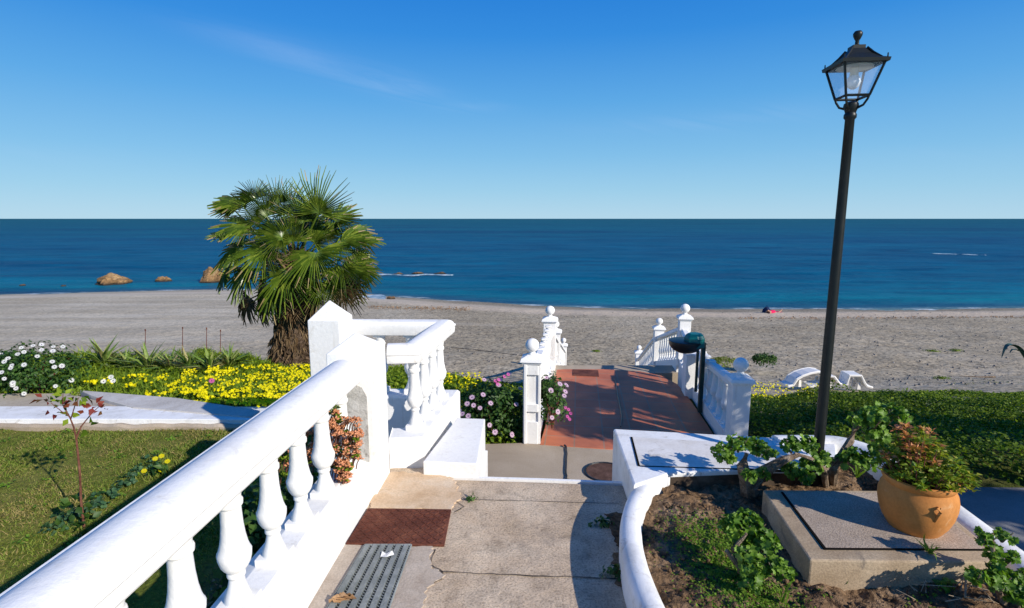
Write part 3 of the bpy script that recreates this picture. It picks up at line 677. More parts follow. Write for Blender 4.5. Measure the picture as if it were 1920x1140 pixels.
# black chain on the lower path, round drain cover
q = pz(1064, 842, -.89)
mb = MB(); pts = [pz(1062+random.uniform(-1, 1), yv, -.888) for yv in range(838, 902, 6)]; mb.tube(pts+[pts[-1]+Vector((.04, -.03, 0))], .008, 6); mb.tube([pts[0], pts[0]+Vector((-.02, .02, .015))], .011, 6)
tag(mb.build('hose', M['binblack']), 'short black hose lying across the lower concrete path', 'hose')
q = pz(1135, 884, -.89); t = thing('drain_cover', (q.x, q.y, -.9), 'round rusty drain cover beside the white box on the lower path', 'drain cover')
mb = MB(); mb.lathe([(.0, .19), (.008, .19), (.008, .0)], (q.x, q.y, -.9), 28, caps=False); mb.build('lid', stone('dark_rust', [(.07, .035, .025, 1), (.11, .06, .045, 1), (.16, .09, .07, 1)], 12, 90, .8, .004), t)
mb = MB(); ring = [(q.x+.205*math.cos(a), q.y+.205*math.sin(a), -.895) for a in np.linspace(0, 6.283, 30)]; mb.tube(ring, .012, 6); mb.build('ring', M['binblack'], t)

# ------------------------------------------------------------ planter (right)
KZ = .165
kp = [(1250, 886), (1238, 887), (1216, 899), (1196, 926), (1185, 960), (1184, 1000), (1194, 1050), (1211, 1098), (1232, 1145), (1262, 1200), (1300, 1270)]
K = [pz(x, y, KZ) for x, y in kp]
def cr(P, n=5):
    Q = []
    for i in range(len(P)-1):
        p0, p1, p2, p3 = P[max(i-1, 0)], P[i], P[i+1], P[min(i+2, len(P)-1)]
        for k in range(n):
            t = k/n; Q.append(.5*((2*p1)+(p2-p0)*t+(2*p0-5*p1+4*p2-p3)*t*t+(3*p1-p0-3*p2+p3)*t**3))
    return Q+[P[-1]]
K = cr(K, 5)
pw = thing('planter_wall', (1.3, 2.2, 0), 'white rounded kerb wall curving round the soil planter', 'planter wall')
KP = [(-.050, -.35), (.050, -.35), (.052, -.05), (.046, -.022), (.030, -.006), (0, 0), (-.030, -.006), (-.046, -.022), (-.052, -.05)]
mb = MB(); mb.sweep(KP, [q+Vector((0, 0, 0)) for q in K]); o = mb.build('curved_kerb', M['white_old'], pw, smooth=True)
# right wall and round back corner
rw = [(2.02, .3), (2.08, 1.2), (2.14, 2.0), (2.20, 2.6), (2.235, 2.95), (2.22, 3.17), (2.12, 3.29), (1.95, 3.31), (1.72, 3.31)]
RW = cr([Vector((a, b_, .20)) for a, b_ in rw], 4); KP2 = [(u*1.35, w if w > -.2 else -1.1) for u, w in KP]
mb = MB(); mb.sweep(KP2, RW); mb.build('side_kerb', M['white_old'], pw, smooth=True)
# white service box with lid
ub = thing('service_box', (1.2, 3.0, -.9), 'low flat-topped white masonry box with a scratched hatch beside the steps', 'masonry box')
bxp = [pz(1150, 804, .175), pz(1568, 827, .175), pz(1572, 874, .175), pz(1258, 887, .175), pz(1243, 893, .175), pz(1188, 911, .175)]
bx2 = [(q[0], q[1]) for q in bxp]
mb = MB(); mb.prism(bx2, -.95, .178); mb.build('body', M['white_old'], ub, bevel=.012)
lid = [pz(1184, 819, .182), pz(1490, 836, .182), pz(1560, 884, .182), pz(1198, 873, .182)]
mb = MB(); mb.prism([(q.x, q.y) for q in lid], .16, .181); mb.build('lid', stone('scuffed_white_lid', [(.62, .58, .52, 1), (.70, .67, .63, 1), (.76, .74, .71, 1)], 6, 60, .5, .004, .8, .2, .08, dark=((.38, .34, .29, 1), 8, .56, .72)), ub, bevel=.002)
mb = MB()
for a, b_, w in ((lid[0], lid[3], .012), (lid[3], lid[2], .005)):
    d_ = (b_-a).normalized(); n_ = Vector((-d_.y, d_.x, 0))*w/2; mb.prism([tuple(a+n_)[:2], tuple(b_+n_)[:2], tuple(b_-n_)[:2], tuple(a-n_)[:2]], .170, .1822)
mb.build('lid_gap', M['darkhole'], ub)
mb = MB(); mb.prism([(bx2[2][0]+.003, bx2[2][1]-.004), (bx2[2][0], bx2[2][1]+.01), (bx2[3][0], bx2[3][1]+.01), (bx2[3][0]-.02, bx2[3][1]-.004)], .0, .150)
mb.build('dark_face', stone('dark_brown_coat', [(.05, .035, .025, 1), (.09, .065, .045, 1), (.16, .125, .09, 1)], 9, 60, .6, .005), ub)  # thin dark brown panel over the box face towards the planter
# soil
SZ = .085
def soil_h(X, Y): return SZ+.035*noise.noise(Vector((X*3, Y*3, 0)))+.022*noise.noise(Vector((X*9, Y*9, 4)))+.014*noise.noise(Vector((X*24, Y*24, 8)))+.008*noise.noise(Vector((X*60, Y*60, 3)))
Kx = [(q.x, q.y) for q in K]
def kerbX(Y):
    best = min(Kx, key=lambda q: abs(q[1]-Y)); return best[0] if Y < 2.75 else .84
NXs, NYs = 190, 240; V = []
for j in range(NYs):
    Y = .6+(3.28-.6)*j/(NYs-1); x0 = kerbX(Y); x1 = lerp_t(Y, [(b_, a) for a, b_ in rw[:6]])
    for i in range(NXs):
        X = x0+(x1-x0)*i/(NXs-1); V.append((X, Y, soil_h(X, Y)))
idx = np.arange(NXs*NYs).reshape(NYs, NXs); Fq = np.stack([idx[:-1, :-1], idx[:-1, 1:], idx[1:, 1:], idx[1:, :-1]], -1).reshape(-1, 4)
so = np_obj('planter_soil', np.array(V), Fq, M['soil']); tag(so, kind='structure'); so.data.polygons.foreach_set('use_smooth', [True]*len(so.data.polygons))
# clods
def clod_T():
    import itertools
    v = [(0, 0, 1), (.9, 0, .2), (.2, .85, .3), (-.8, .4, .1), (-.6, -.7, .25), (.5, -.8, .1), (0, 0, -.7)]
    f = [(0, 1, 2), (0, 2, 3), (0, 3, 4), (0, 4, 5), (0, 5, 1), (6, 2, 1), (6, 3, 2), (6, 4, 3), (6, 5, 4), (6, 1, 5)]
    return np.array(v, float), np.array(f)
n = 2600; X = rng.uniform(.6, 2.1, n); Y = rng.uniform(1.1, 3.2, n)
ok = np.array([kerbX(y)+.05 < x for x, y in zip(X, Y)]) & ~((X > 1.2) & (Y > 2.0) & (Y < 2.65)); ok &= ~((Y > 2.62) & (X < 1.75)) | (Y < 2.7); X = X[ok]; Y = Y[ok]
Z = np.array([soil_h(x, y) for x, y in zip(X, Y)]); L = Leaves()
L.add(clod_T(), np.stack([X, Y, Z], 1), basis(rng.normal(size=(len(X), 3))+np.array([0, 0, 1.5]), rng.random(len(X))*6), .004+.014*rng.random(len(X))**3)
tag(L.build('soil_clods', M['soil']), kind='stuff')
# moss and seedlings on the soil
L = Leaves(); n = 9000; cxx = np.array([[.95, 2.2], [.90, 2.35], [1.0, 1.95], [.92, 2.05], [1.05, 2.35]]); ci = rng.integers(0, 5, n)
X = cxx[ci, 0]+rng.normal(size=n)*.09; Y = cxx[ci, 1]+rng.normal(size=n)*.10; ok = np.array([kerbX(y)+.06 < x < 1.2 for x, y in zip(X, Y)]); X = X[ok]; Y = Y[ok]
Z = np.array([soil_h(x, y) for x, y in zip(X, Y)])+.003; up_ = rng.normal(size=(len(X), 3))*.6+np.array([0, 0, 1.0])
L.add(T_leaf(.3), np.stack([X, Y, Z], 1), basis(up_, rng.random(len(X))*6.28), .008+.008*rng.random(len(X)))
n = 2200; X = rng.uniform(.7, 2.05, n); Y = rng.uniform(1.15, 2.0, n); ok = np.array([kerbX(y)+.06 < x for x, y in zip(X, Y)]); X = X[ok]; Y = Y[ok]; Z = np.array([soil_h(x, y) for x, y in zip(X, Y)])
k_ = np.array([noise.noise(Vector((x*5, y*5, 1))) for x, y in zip(X, Y)]) > .1; X = X[k_]; Y = Y[k_]; Z = Z[k_]
L.add(T_leaf(.3), np.stack([X, Y, Z+.004], 1), basis(rng.normal(size=(len(X), 3))*.5+np.array([0, 0, 1.0]), rng.random(len(X))*6.28), .016)
tag(L.build('seedlings', M['grass_fresh']), kind='stuff')
# concrete slab in the planter with lid
s1 = pz(1430, 918, .20); s2 = pz(1519, 1050, .20); s3 = (2.045, 2.02); s4 = (2.13, 2.61)
sl = thing('concrete_slab', ((s1.x+s3[0])/2, 2.3, .06), 'raised tan concrete slab with recessed lid carrying the terracotta pot', 'slab')
mb = MB(); mb.prism([(s1.x, s1.y), (s2.x, s2.y), s3, s4], .0, .20); mb.build('slab', M['slab'], sl, bevel=.008)
l1 = pz(1466, 922, .206); l2 = pz(1546, 1027, .206); l3 = (2.02, 2.10); l4 = (2.09, 2.58)
mb = MB(); mb.prism([(l1.x, l1.y), (l2.x, l2.y), l3, l4], .19, .2055); mb.build('lid', M['lidmat'], sl, bevel=.003)
mb = MB(); a = Vector((l1.x, l1.y, 0)); b_ = Vector((l2.x, l2.y, 0)); mb.prism([(a.x-.004, a.y), (a.x+.006, a.y), (b_.x+.006, b_.y-.004), (b_.x-.006, b_.y-.006)], .195, .2062)
mb.prism([(b_.x-.006, b_.y-.007), (b_.x, b_.y+.001), (l3[0], l3[1]+.001), (l3[0], l3[1]-.005)], .195, .2062); mb.build('lid_gap', M['darkhole'], sl)

# pot
pc = Vector((1.845, 2.275, .206)); pt = thing('plant_pot', pc, 'orange terracotta pot with a small lug standing on the slab lid', 'pot')
mb = MB(); prof = [(0, .120), (.01, .128), (.04, .150), (.08, .168), (.12, .177), (.15, .178), (.18, .171), (.197, .160), (.205, .157), (.212, .162), (.224, .170), (.236, .168), (.240, .158), (.236, .150), (.215, .147), (.195, .147)]
prof = [(a*1.08, b_) for a, b_ in prof]; mb.lathe(prof, pc, 48); mb.build('bowl', M['pot'], pt, smooth=True)
mb = MB(); an = R(-100); base = Vector((pc.x+.172*math.cos(an), pc.y+.172*math.sin(an), pc.z))
od = Vector((math.cos(an), math.sin(an), 0))
mb.tube([base+od*-.010+Vector((0, 0, .178)), base+od*.016+Vector((0, 0, .184)), base+od*.024+Vector((.004, 0, .168)), base+od*.012+Vector((.002, 0, .145)), base+od*.002+Vector((0, 0, .118)), base+od*-.012+Vector((0, 0, .095))], [.006, .009, .008, .006, .005, .003], 10)
mb.build('lug', M['pot'], pt, smooth=True)
mb = MB(); mb.lathe([(.19, .14), (.206, .148), (.206, 0)], pc, 24, caps=False); mb.build('earth', M['soil'], pt)
pp = thing('potted_plant', pc+Vector((0, 0, .2)), 'bushy green plant turning orange at the top, growing in the terracotta pot', 'plant')
L = Leaves(); stems = MB(); T1 = T_leaf(.30, .2, .12)
heads = []
for k in range(150):
    a = random.uniform(0, 6.28); rr = random.random()**.6; hgt = random.uniform(.04, .27)*(1-.5*rr)
    b0 = pc+Vector((rr*.10*math.cos(a), rr*.10*math.sin(a), .20)); tip = pc+Vector((rr*.185*math.cos(a)-.005, rr*.18*math.sin(a), .235+hgt)); heads.append((b0, tip))
for k in range(22): heads.append((pc+Vector((.05, 0, .2)), pc+Vector((random.uniform(.08, .20), random.uniform(-.12, .05), random.uniform(.24, .34)))))
for k in range(26): heads.append((pc+Vector((-.02, 0, .2)), pc+Vector((random.uniform(-.13, .03), random.uniform(-.1, .06), random.uniform(.42, .53)))))
for b0, tip in heads:
    stems.tube([b0, b0.lerp(tip, .5)+Vector((0, 0, .01)), tip], [.004, .003, .002], 4)
    warm = (tip.z > pc.z+.43-(.05 if tip.x < pc.x else -.02) or (tip.x < pc.x-.13 and random.random() < .25)) and random.random() < .42
    m_ = 13; dd_ = rng.normal(size=(m_, 3)); dd_[:, 2] = np.abs(dd_[:, 2])*.7+.1
    L.add(T1, np.array(tip)+dd_*.008, along(dd_, rng.normal(size=m_)*.5), .021+.016*rng.random(m_), 1 if warm else 0)
    m_ = 5; f_ = rng.random(m_)[:, None]; ps = np.array(b0)*(1-f_)+np.array(tip)*f_; dd_ = rng.normal(size=(m_, 3)); L.add(T1, ps, along(dd_, rng.normal(size=m_)*.5), .022, 0)
L.build('leaves', [M['leaf_warm'], M['leaf_orange']], pp); stems.build('stems', M['twig'], pp)
pt.scale = (.85, .85, .95); pp.scale = (.85, .85, .86); pp.location.z -= .012

# geranium-type plants
def geranium(base, heads, label, stem_pts, leafsize=.05, nl=26, r=.05, name='geranium', mat='leaf_green', stemr=.012, twigs=True):
    t = thing(name, base, label, 'plant'); mb = MB()
    for pts, rad in stem_pts: mb.tube([Vector(q) for q in pts], rad, 7)
    L = Leaves(); Tr = T_round()
    for h, hr, hn in heads:
        h = Vector(h); clump(L, int(hn*1.8), h, (hr, hr, hr*.75), Tr, leafsize*.74, 0, .7, .6, .35, -.5)
        if twigs:
            for q in range(4): mb.tube([h+Vector((0, 0, -hr*.9)), h+Vector((random.uniform(-hr, hr), random.uniform(-hr, hr), random.uniform(-.2, .8)*hr))*1], [.004, .002], 4)
    if mb.v: mb.build('stems', M['bark'], t)
    L.build('leaves', M[mat], t); return t
def pc_(x, y, Y): return pY(x, y, Y)
g0 = pz(1405, 925, .09)
W = lambda x, y, Y=2.75: tuple(pY(x, y, Y))
geranium(g0, [(W(1352, 845, 2.70), .050, 34), (W(1385, 832, 2.72), .055, 40), (W(1420, 838, 2.78), .060, 44), (W(1440, 850, 2.7), .045, 26), (W(1365, 860, 2.68), .035, 20), (W(1405, 893, 2.6), .035, 22), (W(1432, 888, 2.64), .030, 16)],
         'leafy geranium on a thick gnarled stump at the front edge of the white box', [([tuple(g0), W(1400, 900), W(1392, 875, 2.72), W(1400, 850)], [.05, .042, .032, .012]), ([W(1402, 900), W(1440, 880), W(1470, 862), W(1500, 852)], [.035, .03, .022, .010]),
          ([W(1408, 915), W(1425, 900), W(1428, 880)], [.03, .02, .008])], .038)
mb = MB()
g1 = pz(1548, 910, .09)
geranium(g1, [(W(1485, 835, 2.85), .055, 34), (W(1515, 832, 2.85), .055, 30), (W(1480, 878, 2.75), .05, 30), (W(1525, 872, 2.75), .055, 32), (W(1505, 895, 2.7), .05, 30), (W(1545, 862, 2.8), .045, 22)],
         'leafy geranium of drooping clumps just left of the lamp post foot', [([tuple(g1), W(1545, 880), W(1520, 860), W(1490, 850)], [.018, .016, .012, .006]), ([W(1545, 885), W(1560, 868, 2.8), W(1590, 850, 2.8)], [.014, .012, .006])], .042)
g2 = pz(1562, 905, .09)
geranium(g2, [(W(1640, 782, 2.85), .085, 46), (W(1668, 775, 2.88), .07, 32), (W(1610, 790, 2.85), .05, 16), (W(1690, 780, 2.8), .045, 14), (W(1640, 812, 2.85), .06, 22), (W(1600, 855, 2.75), .05, 22), (W(1625, 868, 2.7), .05, 22), (W(1650, 850, 2.7), .06, 24), (W(1580, 862, 2.78), .035, 12)],
         'tall woody geranium leaning right between lamp post and terracotta pot', [([tuple(g2), W(1562, 878, 2.8), W(1580, 850, 2.82), W(1595, 825, 2.84), W(1605, 800, 2.86), W(1602, 780, 2.86)], [.024, .022, .022, .020, .018, .012]),
          ([W(1580, 848, 2.82), W(1610, 852, 2.78), W(1640, 862, 2.74)], [.012, .008, .004]), ([W(1600, 805, 2.86), W(1630, 790, 2.86)], [.012, .005]), ([W(1574, 858, 2.82), W(1556, 870, 2.8)], [.014, .01])], .046)
# dry flower stubs on its top
g3 = pz(1390, 1075, .09); W3 = lambda x, y, Y=2.05: tuple(pY(x, y, Y))
geranium(g3, [(W3(1375, 985, 2.12), .055, 44), (W3(1410, 990, 2.12), .06, 46), (W3(1405, 975, 2.14), .045, 26), (W3(1432, 1015, 2.06), .055, 40), (W3(1455, 1060, 1.98), .045, 30), (W3(1415, 1065, 1.98), .045, 36), (W3(1470, 1075, 1.96), .035, 16), (W3(1410, 1092, 1.95), .03, 14), (W3(1395, 1030, 2.05), .05, 34)],
         'bright green drooping geranium in the open soil left of the slab', [([tuple(g3), W3(1385, 1050), W3(1375, 1030), W3(1400, 1000)], [.016, .014, .012, .006]), ([W3(1392, 1070), W3(1372, 1045), W3(1362, 1032)], [.014, .012, .008]), ([W3(1385, 1050), W3(1430, 1030)], [.01, .005])], .042)
g4 = pz(1880, 1130, .09)
geranium(g4, [(W3(1845, 1010, 1.95), .03, 16), (W3(1880, 1005, 1.95), .03, 16), (W3(1862, 1040, 1.93), .035, 18), (W3(1890, 1045, 1.93), .03, 14), (W3(1830, 1080, 1.85), .035, 20), (W3(1870, 1090, 1.85), .05, 34), (W3(1905, 1095, 1.85), .06, 40), (W3(1915, 1120, 1.8), .05, 30), (W3(1865, 1066, 1.88), .03, 12), (W3(1940, 1090, 1.85), .05, 30)],
         'upright geranium growing at the slab corner by the right kerb', [([tuple(g4), W3(1866, 1090, 1.88), W3(1862, 1040, 1.92), W3(1860, 1000, 1.95)], [.012, .010, .008, .006]), ([W3(1880, 1130, 1.85), W3(1905, 1100, 1.83)], [.012, .006]), ([W3(1866, 1070, 1.9), W3(1835, 1075, 1.87)], [.005, .003])], .034)
# grass tuft on the slab and a few others
def tuft(base, n, h, label, spread=.8, mat='grass_fresh', name='grass_tuft', w=.05, grp=None):
    t = thing(name, base, label, 'grass tuft', grp); L = Leaves(); d_ = rng.normal(size=(n, 3))*np.array([spread, spread, .2])+np.array([0, 0, 1.0])
    L.add(T_blade(w, .25), np.tile(np.array(base), (n, 1))+rng.normal(size=(n, 3))*np.array([.006, .006, 0]), along(d_, rng.normal(size=n)), h*(.6+.6*rng.random(n))); L.build('blades', M[mat], t); return t
tuft(pz(1742, 1036, .206), 16, .085, 'small grass tuft sprouting from the slab joint in front of the pot', .7)
tuft(pz(1608, 895, .09), 8, .11, 'thin grass blades rising from the soil behind the slab', .35)
tuft(pz(1466, 1130, .09), 7, .10, 'thin upright grass blades near the bottom edge beside the bright green geranium', .2)
weed(1580, 1085, .10, 'weed', 'little green seedling in front of the slab, the left of two', 26, .03, .025, 'leaf_green', None, 1.4)
weed(1768, 1102, .10, 'weed', 'little green seedling in front of the slab, the right of two', 26, .032, .03, 'leaf_green', None, 1.4)
mb = MB()
for k in range(16):
    b0 = pz(1700+random.uniform(-10, 170), 1100+random.uniform(-12, 30), .10); mb.tube([b0, b0+Vector((random.uniform(-.05, .05), random.uniform(-.03, .03), random.uniform(.01, .05))), b0+Vector((random.uniform(-.12, .12), random.uniform(-.05, .05), random.uniform(.0, .06)))], [.0022, .0018, .001], 4)
mb.tube([pz(1800, 1112, .10), pz(1812, 1060, .16), pz(1810, 1120, .11), pz(1850, 1128, .12)], [.003, .004, .004, .002], 5)
tag(mb.build('dry_twigs', M['drytwig']), 'pale dry twigs strewn on the soil below the slab', 'twigs')

# ------------------------------------------------------------ street lamp
LX, LY = 1.765, 2.92; lp = thing('street_lamp', (LX, LY, .08), 'black iron lamp post with four-sided glass lantern rising from the planter', 'street lamp')
mb = MB(); mb.lathe([(0, .045), (.10, .045), (.12, .034), (.14, .0285), (.9, .0262), (1.5, .0245), (2.05, .0225), (2.06, .030), (2.075, .030), (2.085, .025), (2.10, .030), (2.115, .036), (2.13, .034), (2.14, .02)], (LX, LY, .06), 24)
mb.build('pole', M['iron'], lp, smooth=True)
zb, ze, zc_, zt = 2.222, 2.376, 2.462, 2.535; ph = R(-19.5)
def crn(r, z, k): a = R(-90)+ph*-1*0+k*math.pi/2-R(19.5); return Vector((LX+r*math.cos(a), LY+r*math.sin(a), z))
def crn2(r, z, k, da=0): a = R(-90)-R(50.5)+k*math.pi/2+da; return Vector((LX+r*math.cos(a), LY+r*math.sin(a), z))
rt, rb = .136, .080
mb = MB()
for k in range(4):
    mb.tube([crn2(rb, zb, k), crn2(rt, ze, k)], .0065, 5); mb.tube([crn2(rb, zb, k), crn2(rb, zb, k+1)], .007, 5)
    mb.tube([crn2(rb, zb, k), crn2(rb*.92, zb-.018, k), crn2(rb*.7, zb-.045, k), crn2(.03, zb-.055, k)], [.006, .006, .006, .007], 5)
o = mb.build('frame', M['iron'], lp)
mb = MB()
for k in range(4):   # eave slab edges
    pass
ro, ri = .156, .128
vs = []
for r_, z_ in ((ri, ze-.006), (ro, ze-.004), (ro+.004, ze+.012), (.118, ze+.024), (.078, ze+.050), (.050, zc_-.008), (.042, zc_-.006), (.042, zc_+.010), (.018, zc_+.014)):
    for k in range(4): vs.append(crn2(r_, z_, k))
fs = []
for i in range(8):
    for k in range(4): fs.append((i*4+k, i*4+(k+1) % 4, (i+1)*4+(k+1) % 4, (i+1)*4+k))
fs.append((32, 33, 34, 35)); mb.addv(vs, fs)
for k in range(4): mb.tube([crn2(ro-.012, ze+.010, k), crn2(ro-.012, ze+.034, k)], [.004, .003], 5); mb.tube([crn2(ro-.03, ze+.016, k), crn2(.08, ze+.052, k), crn2(.05, zc_-.004, k)], .005, 5)
mb.build('roof', M['iron'], lp)
mb = MB(); mb.lathe([(0, .02), (.008, .010), (.026, .009), (.034, .014), (.05, .021), (.062, .022), (.072, .015), (.075, .004)], (LX, LY, zc_+.010), 12); mb.build('finial', M['iron'], lp, smooth=True)
for k in range(4):
    mb = MB(); mb.addv([crn2(rb-.004, zb+.002, k), crn2(rb-.004, zb+.002, k+1), crn2(rt-.004, ze, k+1), crn2(rt-.004, ze, k)], [(0, 1, 2, 3)])
    o = mb.build('glass_pane', M['glass'], lp); sm_ = o.modifiers.new('thick', 'SOLIDIFY'); sm_.thickness = .002
mb = MB(); mb.lathe([(0, .01), (.012, .026), (.035, .034), (.055, .028), (.068, .018)], (LX, LY, 2.262), 18); mb.build('bulb', M['bulb'], lp, smooth=True)
mb = MB(); mb.lathe([(0, .02), (.045, .02)], (LX, LY, 2.325), 14); mb.lathe([(.045, .085), (.05, .085)], (LX, LY, 2.32), 20); mb.build('lamp_holder', M['reflector'], lp)

# ------------------------------------------------------------ left garden: lawn, kerbs
mb = MB()
lawn_poly = [(-9.5, 0.2), (-1.18, 0.2), (-1.12, 3.0), (-1.5, 4.2), (-1.55, 5.16), (-9.5, 5.22)]
NXL, NYL = 90, 60; V = []
def lawn_z(X, Y): return -.475+.02*noise.noise(Vector((X*.8, Y*.8, 3)))-.10*max(0, min(1, (X+1.9)/.5))
for j in range(NYL):
    Y = .0+5.17*j/(NYL-1)
    for i in range(NXL): X = -9.5+(8.45)*i/(NXL-1); V.append((X, Y, lawn_z(X, Y)))
idx = np.arange(NXL*NYL).reshape(NYL, NXL); Fq = np.stack([idx[:-1, :-1], idx[:-1, 1:], idx[1:, 1:], idx[1:, :-1]], -1).reshape(-1, 4)
m, nt, p = newmat('lawn', .95, .1); v = nt.coord(); n1 = nt.noise(v, 1.3, 6, .65); n2 = nt.noise(v, 35, 4, .7)
cc = nt.ramp(n1, [(.28, (.10, .125, .018)), (.5, (.15, .165, .03)), (.72, (.22, .19, .06))]); cc = nt.mix(1.0, cc, nt.ramp(n2, [(.3, (.5, .5, .45)), (.7, (1.3, 1.3, 1.2))]), 'MULTIPLY')
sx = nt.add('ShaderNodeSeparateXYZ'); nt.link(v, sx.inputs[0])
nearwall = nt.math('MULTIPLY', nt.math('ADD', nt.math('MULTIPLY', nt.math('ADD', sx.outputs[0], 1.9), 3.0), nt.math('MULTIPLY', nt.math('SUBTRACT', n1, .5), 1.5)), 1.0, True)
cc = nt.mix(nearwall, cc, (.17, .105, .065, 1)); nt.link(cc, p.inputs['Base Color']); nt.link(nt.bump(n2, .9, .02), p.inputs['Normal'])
lw = np_obj('lawn', np.array(V), Fq, m); tag(lw, kind='structure'); lw.data.polygons.foreach_set('use_smooth', [True]*len(lw.data.polygons))
n = 110000; X = rng.uniform(-6.2, -1.7, n); Y = rng.uniform(2.2, 5.17, n); ok = (X > -1.02*Y-.3) & (X < -1.85+.12*rng.normal(size=n)); X = X[ok]; Y = Y[ok]
pt_ = np.array([noise.noise(Vector((x*2.2, y*2.2, 6))) for x, y in zip(X, Y)]); k_ = rng.random(len(X)) < .75+.8*pt_; X = X[k_]; Y = Y[k_]; pt_ = pt_[k_]
Z = np.array([lawn_z(x, y) for x, y in zip(X, Y)]); d_ = rng.normal(size=(len(X), 3))*np.array([.55, .55, .1])+np.array([0, 0, .8])
tone = np.array([noise.noise(Vector((x*1.3, y*1.3, 14)))+.5*noise.noise(Vector((x*5, y*5, 4))) for x, y in zip(X, Y)])+.25*rng.normal(size=len(X)) > .22
L = Leaves()
for mi in (0, 1):
    k_ = tone == bool(mi); L.add(T_blade(.09, .35), np.stack([X[k_], Y[k_], Z[k_]-.002], 1), along(d_[k_], rng.normal(size=k_.sum())), (.016+.024*rng.random(k_.sum()))*(1+.8*pt_[k_]), mi)
tag(L.build('grass', [M['grass'], leafmat('dry_lawn_blade', [(.24, .20, .07), (.34, .27, .11), (.20, .20, .04)], .8, .2, .1)]), kind='stuff')
# clover spots
L = Leaves()
for k in range(46):
    cxk, cyk = rng.uniform(-5.4, -2.2), rng.uniform(3.0, 5.0)
    n = int(rng.integers(6, 24)); pp_ = np.stack([cxk+rng.normal(size=n)*.03, cyk+rng.normal(size=n)*.03, np.full(n, -.455)], 1)
    L.add(T_round(3, .3), pp_, basis(rng.normal(size=(n, 3))*.4+np.array([0, 0, 1]), rng.random(n)*6), .022)
tag(L.build('clover', M['grass_fresh']), kind='stuff')
kb = thing('kerb', (-4, 5.3, -.5), 'straight white painted kerb at the far edge of the lawn', 'kerb')
mb = MB(); mb.sweep([(-.19, -.25), (.19, -.25), (.19, -.006), (.18, 0), (-.18, 0), (-.19, -.006)], [(x, 5.315+.01*math.sin(x), -.385) for x in np.linspace(-10, -1.6, 30)]); mb.build('kerb', M['white_old'], kb)
mb = MB(); mb.sweep([(-.02, -.2), (.05, -.2), (.05, -.02), (.02, .0), (-.02, -.01)], [(x, 5.13+.015*math.sin(x*7)-.02, -.42+.02*noise.noise(Vector((x*6, 3, 1)))) for x in np.linspace(-10, -1.75, 200)]); mb.build('concrete_footing', M['concrete_low'], kb)
mb = MB(); mb.prism([(-10, 5.49), (pz(240, 766, -.4).x, 5.49), (pz(128, 736, -.4).x, pz(128, 736, -.4).y), (-10, 5.95)], -.7, -.41)
tag(mb.build('garden_path', stone('sandy_path', [(.36, .30, .23, 1), (.44, .38, .30, 1), (.5, .45, .37, 1)], 3, 60, .5, .006, .95, .1, .15)), kind='structure')
st = [pz(150, 732, -.375), pz(330, 746, -.375), pz(490, 770, -.375), pz(470, 782, -.375), pz(250, 764, -.375), pz(205, 752, -.375), pz(170, 741, -.375)]
kb2 = thing('kerb', (-3.5, 5.7, -.5), 'grey concrete kerb running diagonally below the yellow flowers', 'kerb')
mb = MB(); mb.prism([(q.x, q.y) for q in st], -.8, -.372); mb.build('kerb', M['kerb'], kb2, bevel=.006)
mb = MB(); ch = [pz(128, 736, -.52), pz(170, 741, -.52), pz(250, 766, -.52), pz(200, 770, -.52)]; mb.prism([(q.x, q.y) for q in ch], -.8, -.50)
tag(mb.build('gutter', M['concrete_low']), kind='structure')

# soil patch below the balustrade: dry leaves
L = Leaves(); n = 420; X = rng.uniform(-1.75, -1.15, n); Y = rng.uniform(1.5, 4.0, n); Z = np.array([lawn_z(x, y) for x, y in zip(X, Y)])+.01
L.add(T_leaf(.3, .3, .2), np.stack([X, Y, Z], 1), basis(rng.normal(size=(n, 3))*.5+np.array([0, 0, 1]), rng.random(n)*6), .02+.04*rng.random(n))
tag(L.build('leaf_litter', M['leafdry']), kind='stuff')
# bushes hugging the wall on the garden side
def bush(c, r, n, label, T, size, mat, name='bush', stem=True, lumps=6, cat='plant', shell=.5):
    c = Vector(c); t = thing(name, c-Vector((0, 0, r[2])), label, cat); L = Leaves()
    clump(L, int(n*.45), c, r, T, size, shell=shell)
    for k in range(lumps):
        a = random.uniform(0, 6.28); b_ = random.uniform(-.2, .9); q = c+Vector((r[0]*.6*math.cos(a), r[1]*.6*math.sin(a), r[2]*.55*b_))
        clump(L, int(n*.55/lumps), q, (r[0]*.42, r[1]*.42, r[2]*.42), T, size, shell=.4)
    L.build('leaves', M[mat], t)
    if stem:
        mb = MB()
        for k in range(7): a = k*.9; mb.tube([c-Vector((0, 0, r[2])), c+Vector((r[0]*.3*math.cos(a), r[1]*.3*math.sin(a), -r[2]*.3)), c+Vector((r[0]*.7*math.cos(a), r[1]*.7*math.sin(a), r[2]*.3))], [.012, .008, .004], 5)
        mb.build('stems', M['twig'], t)
    return t
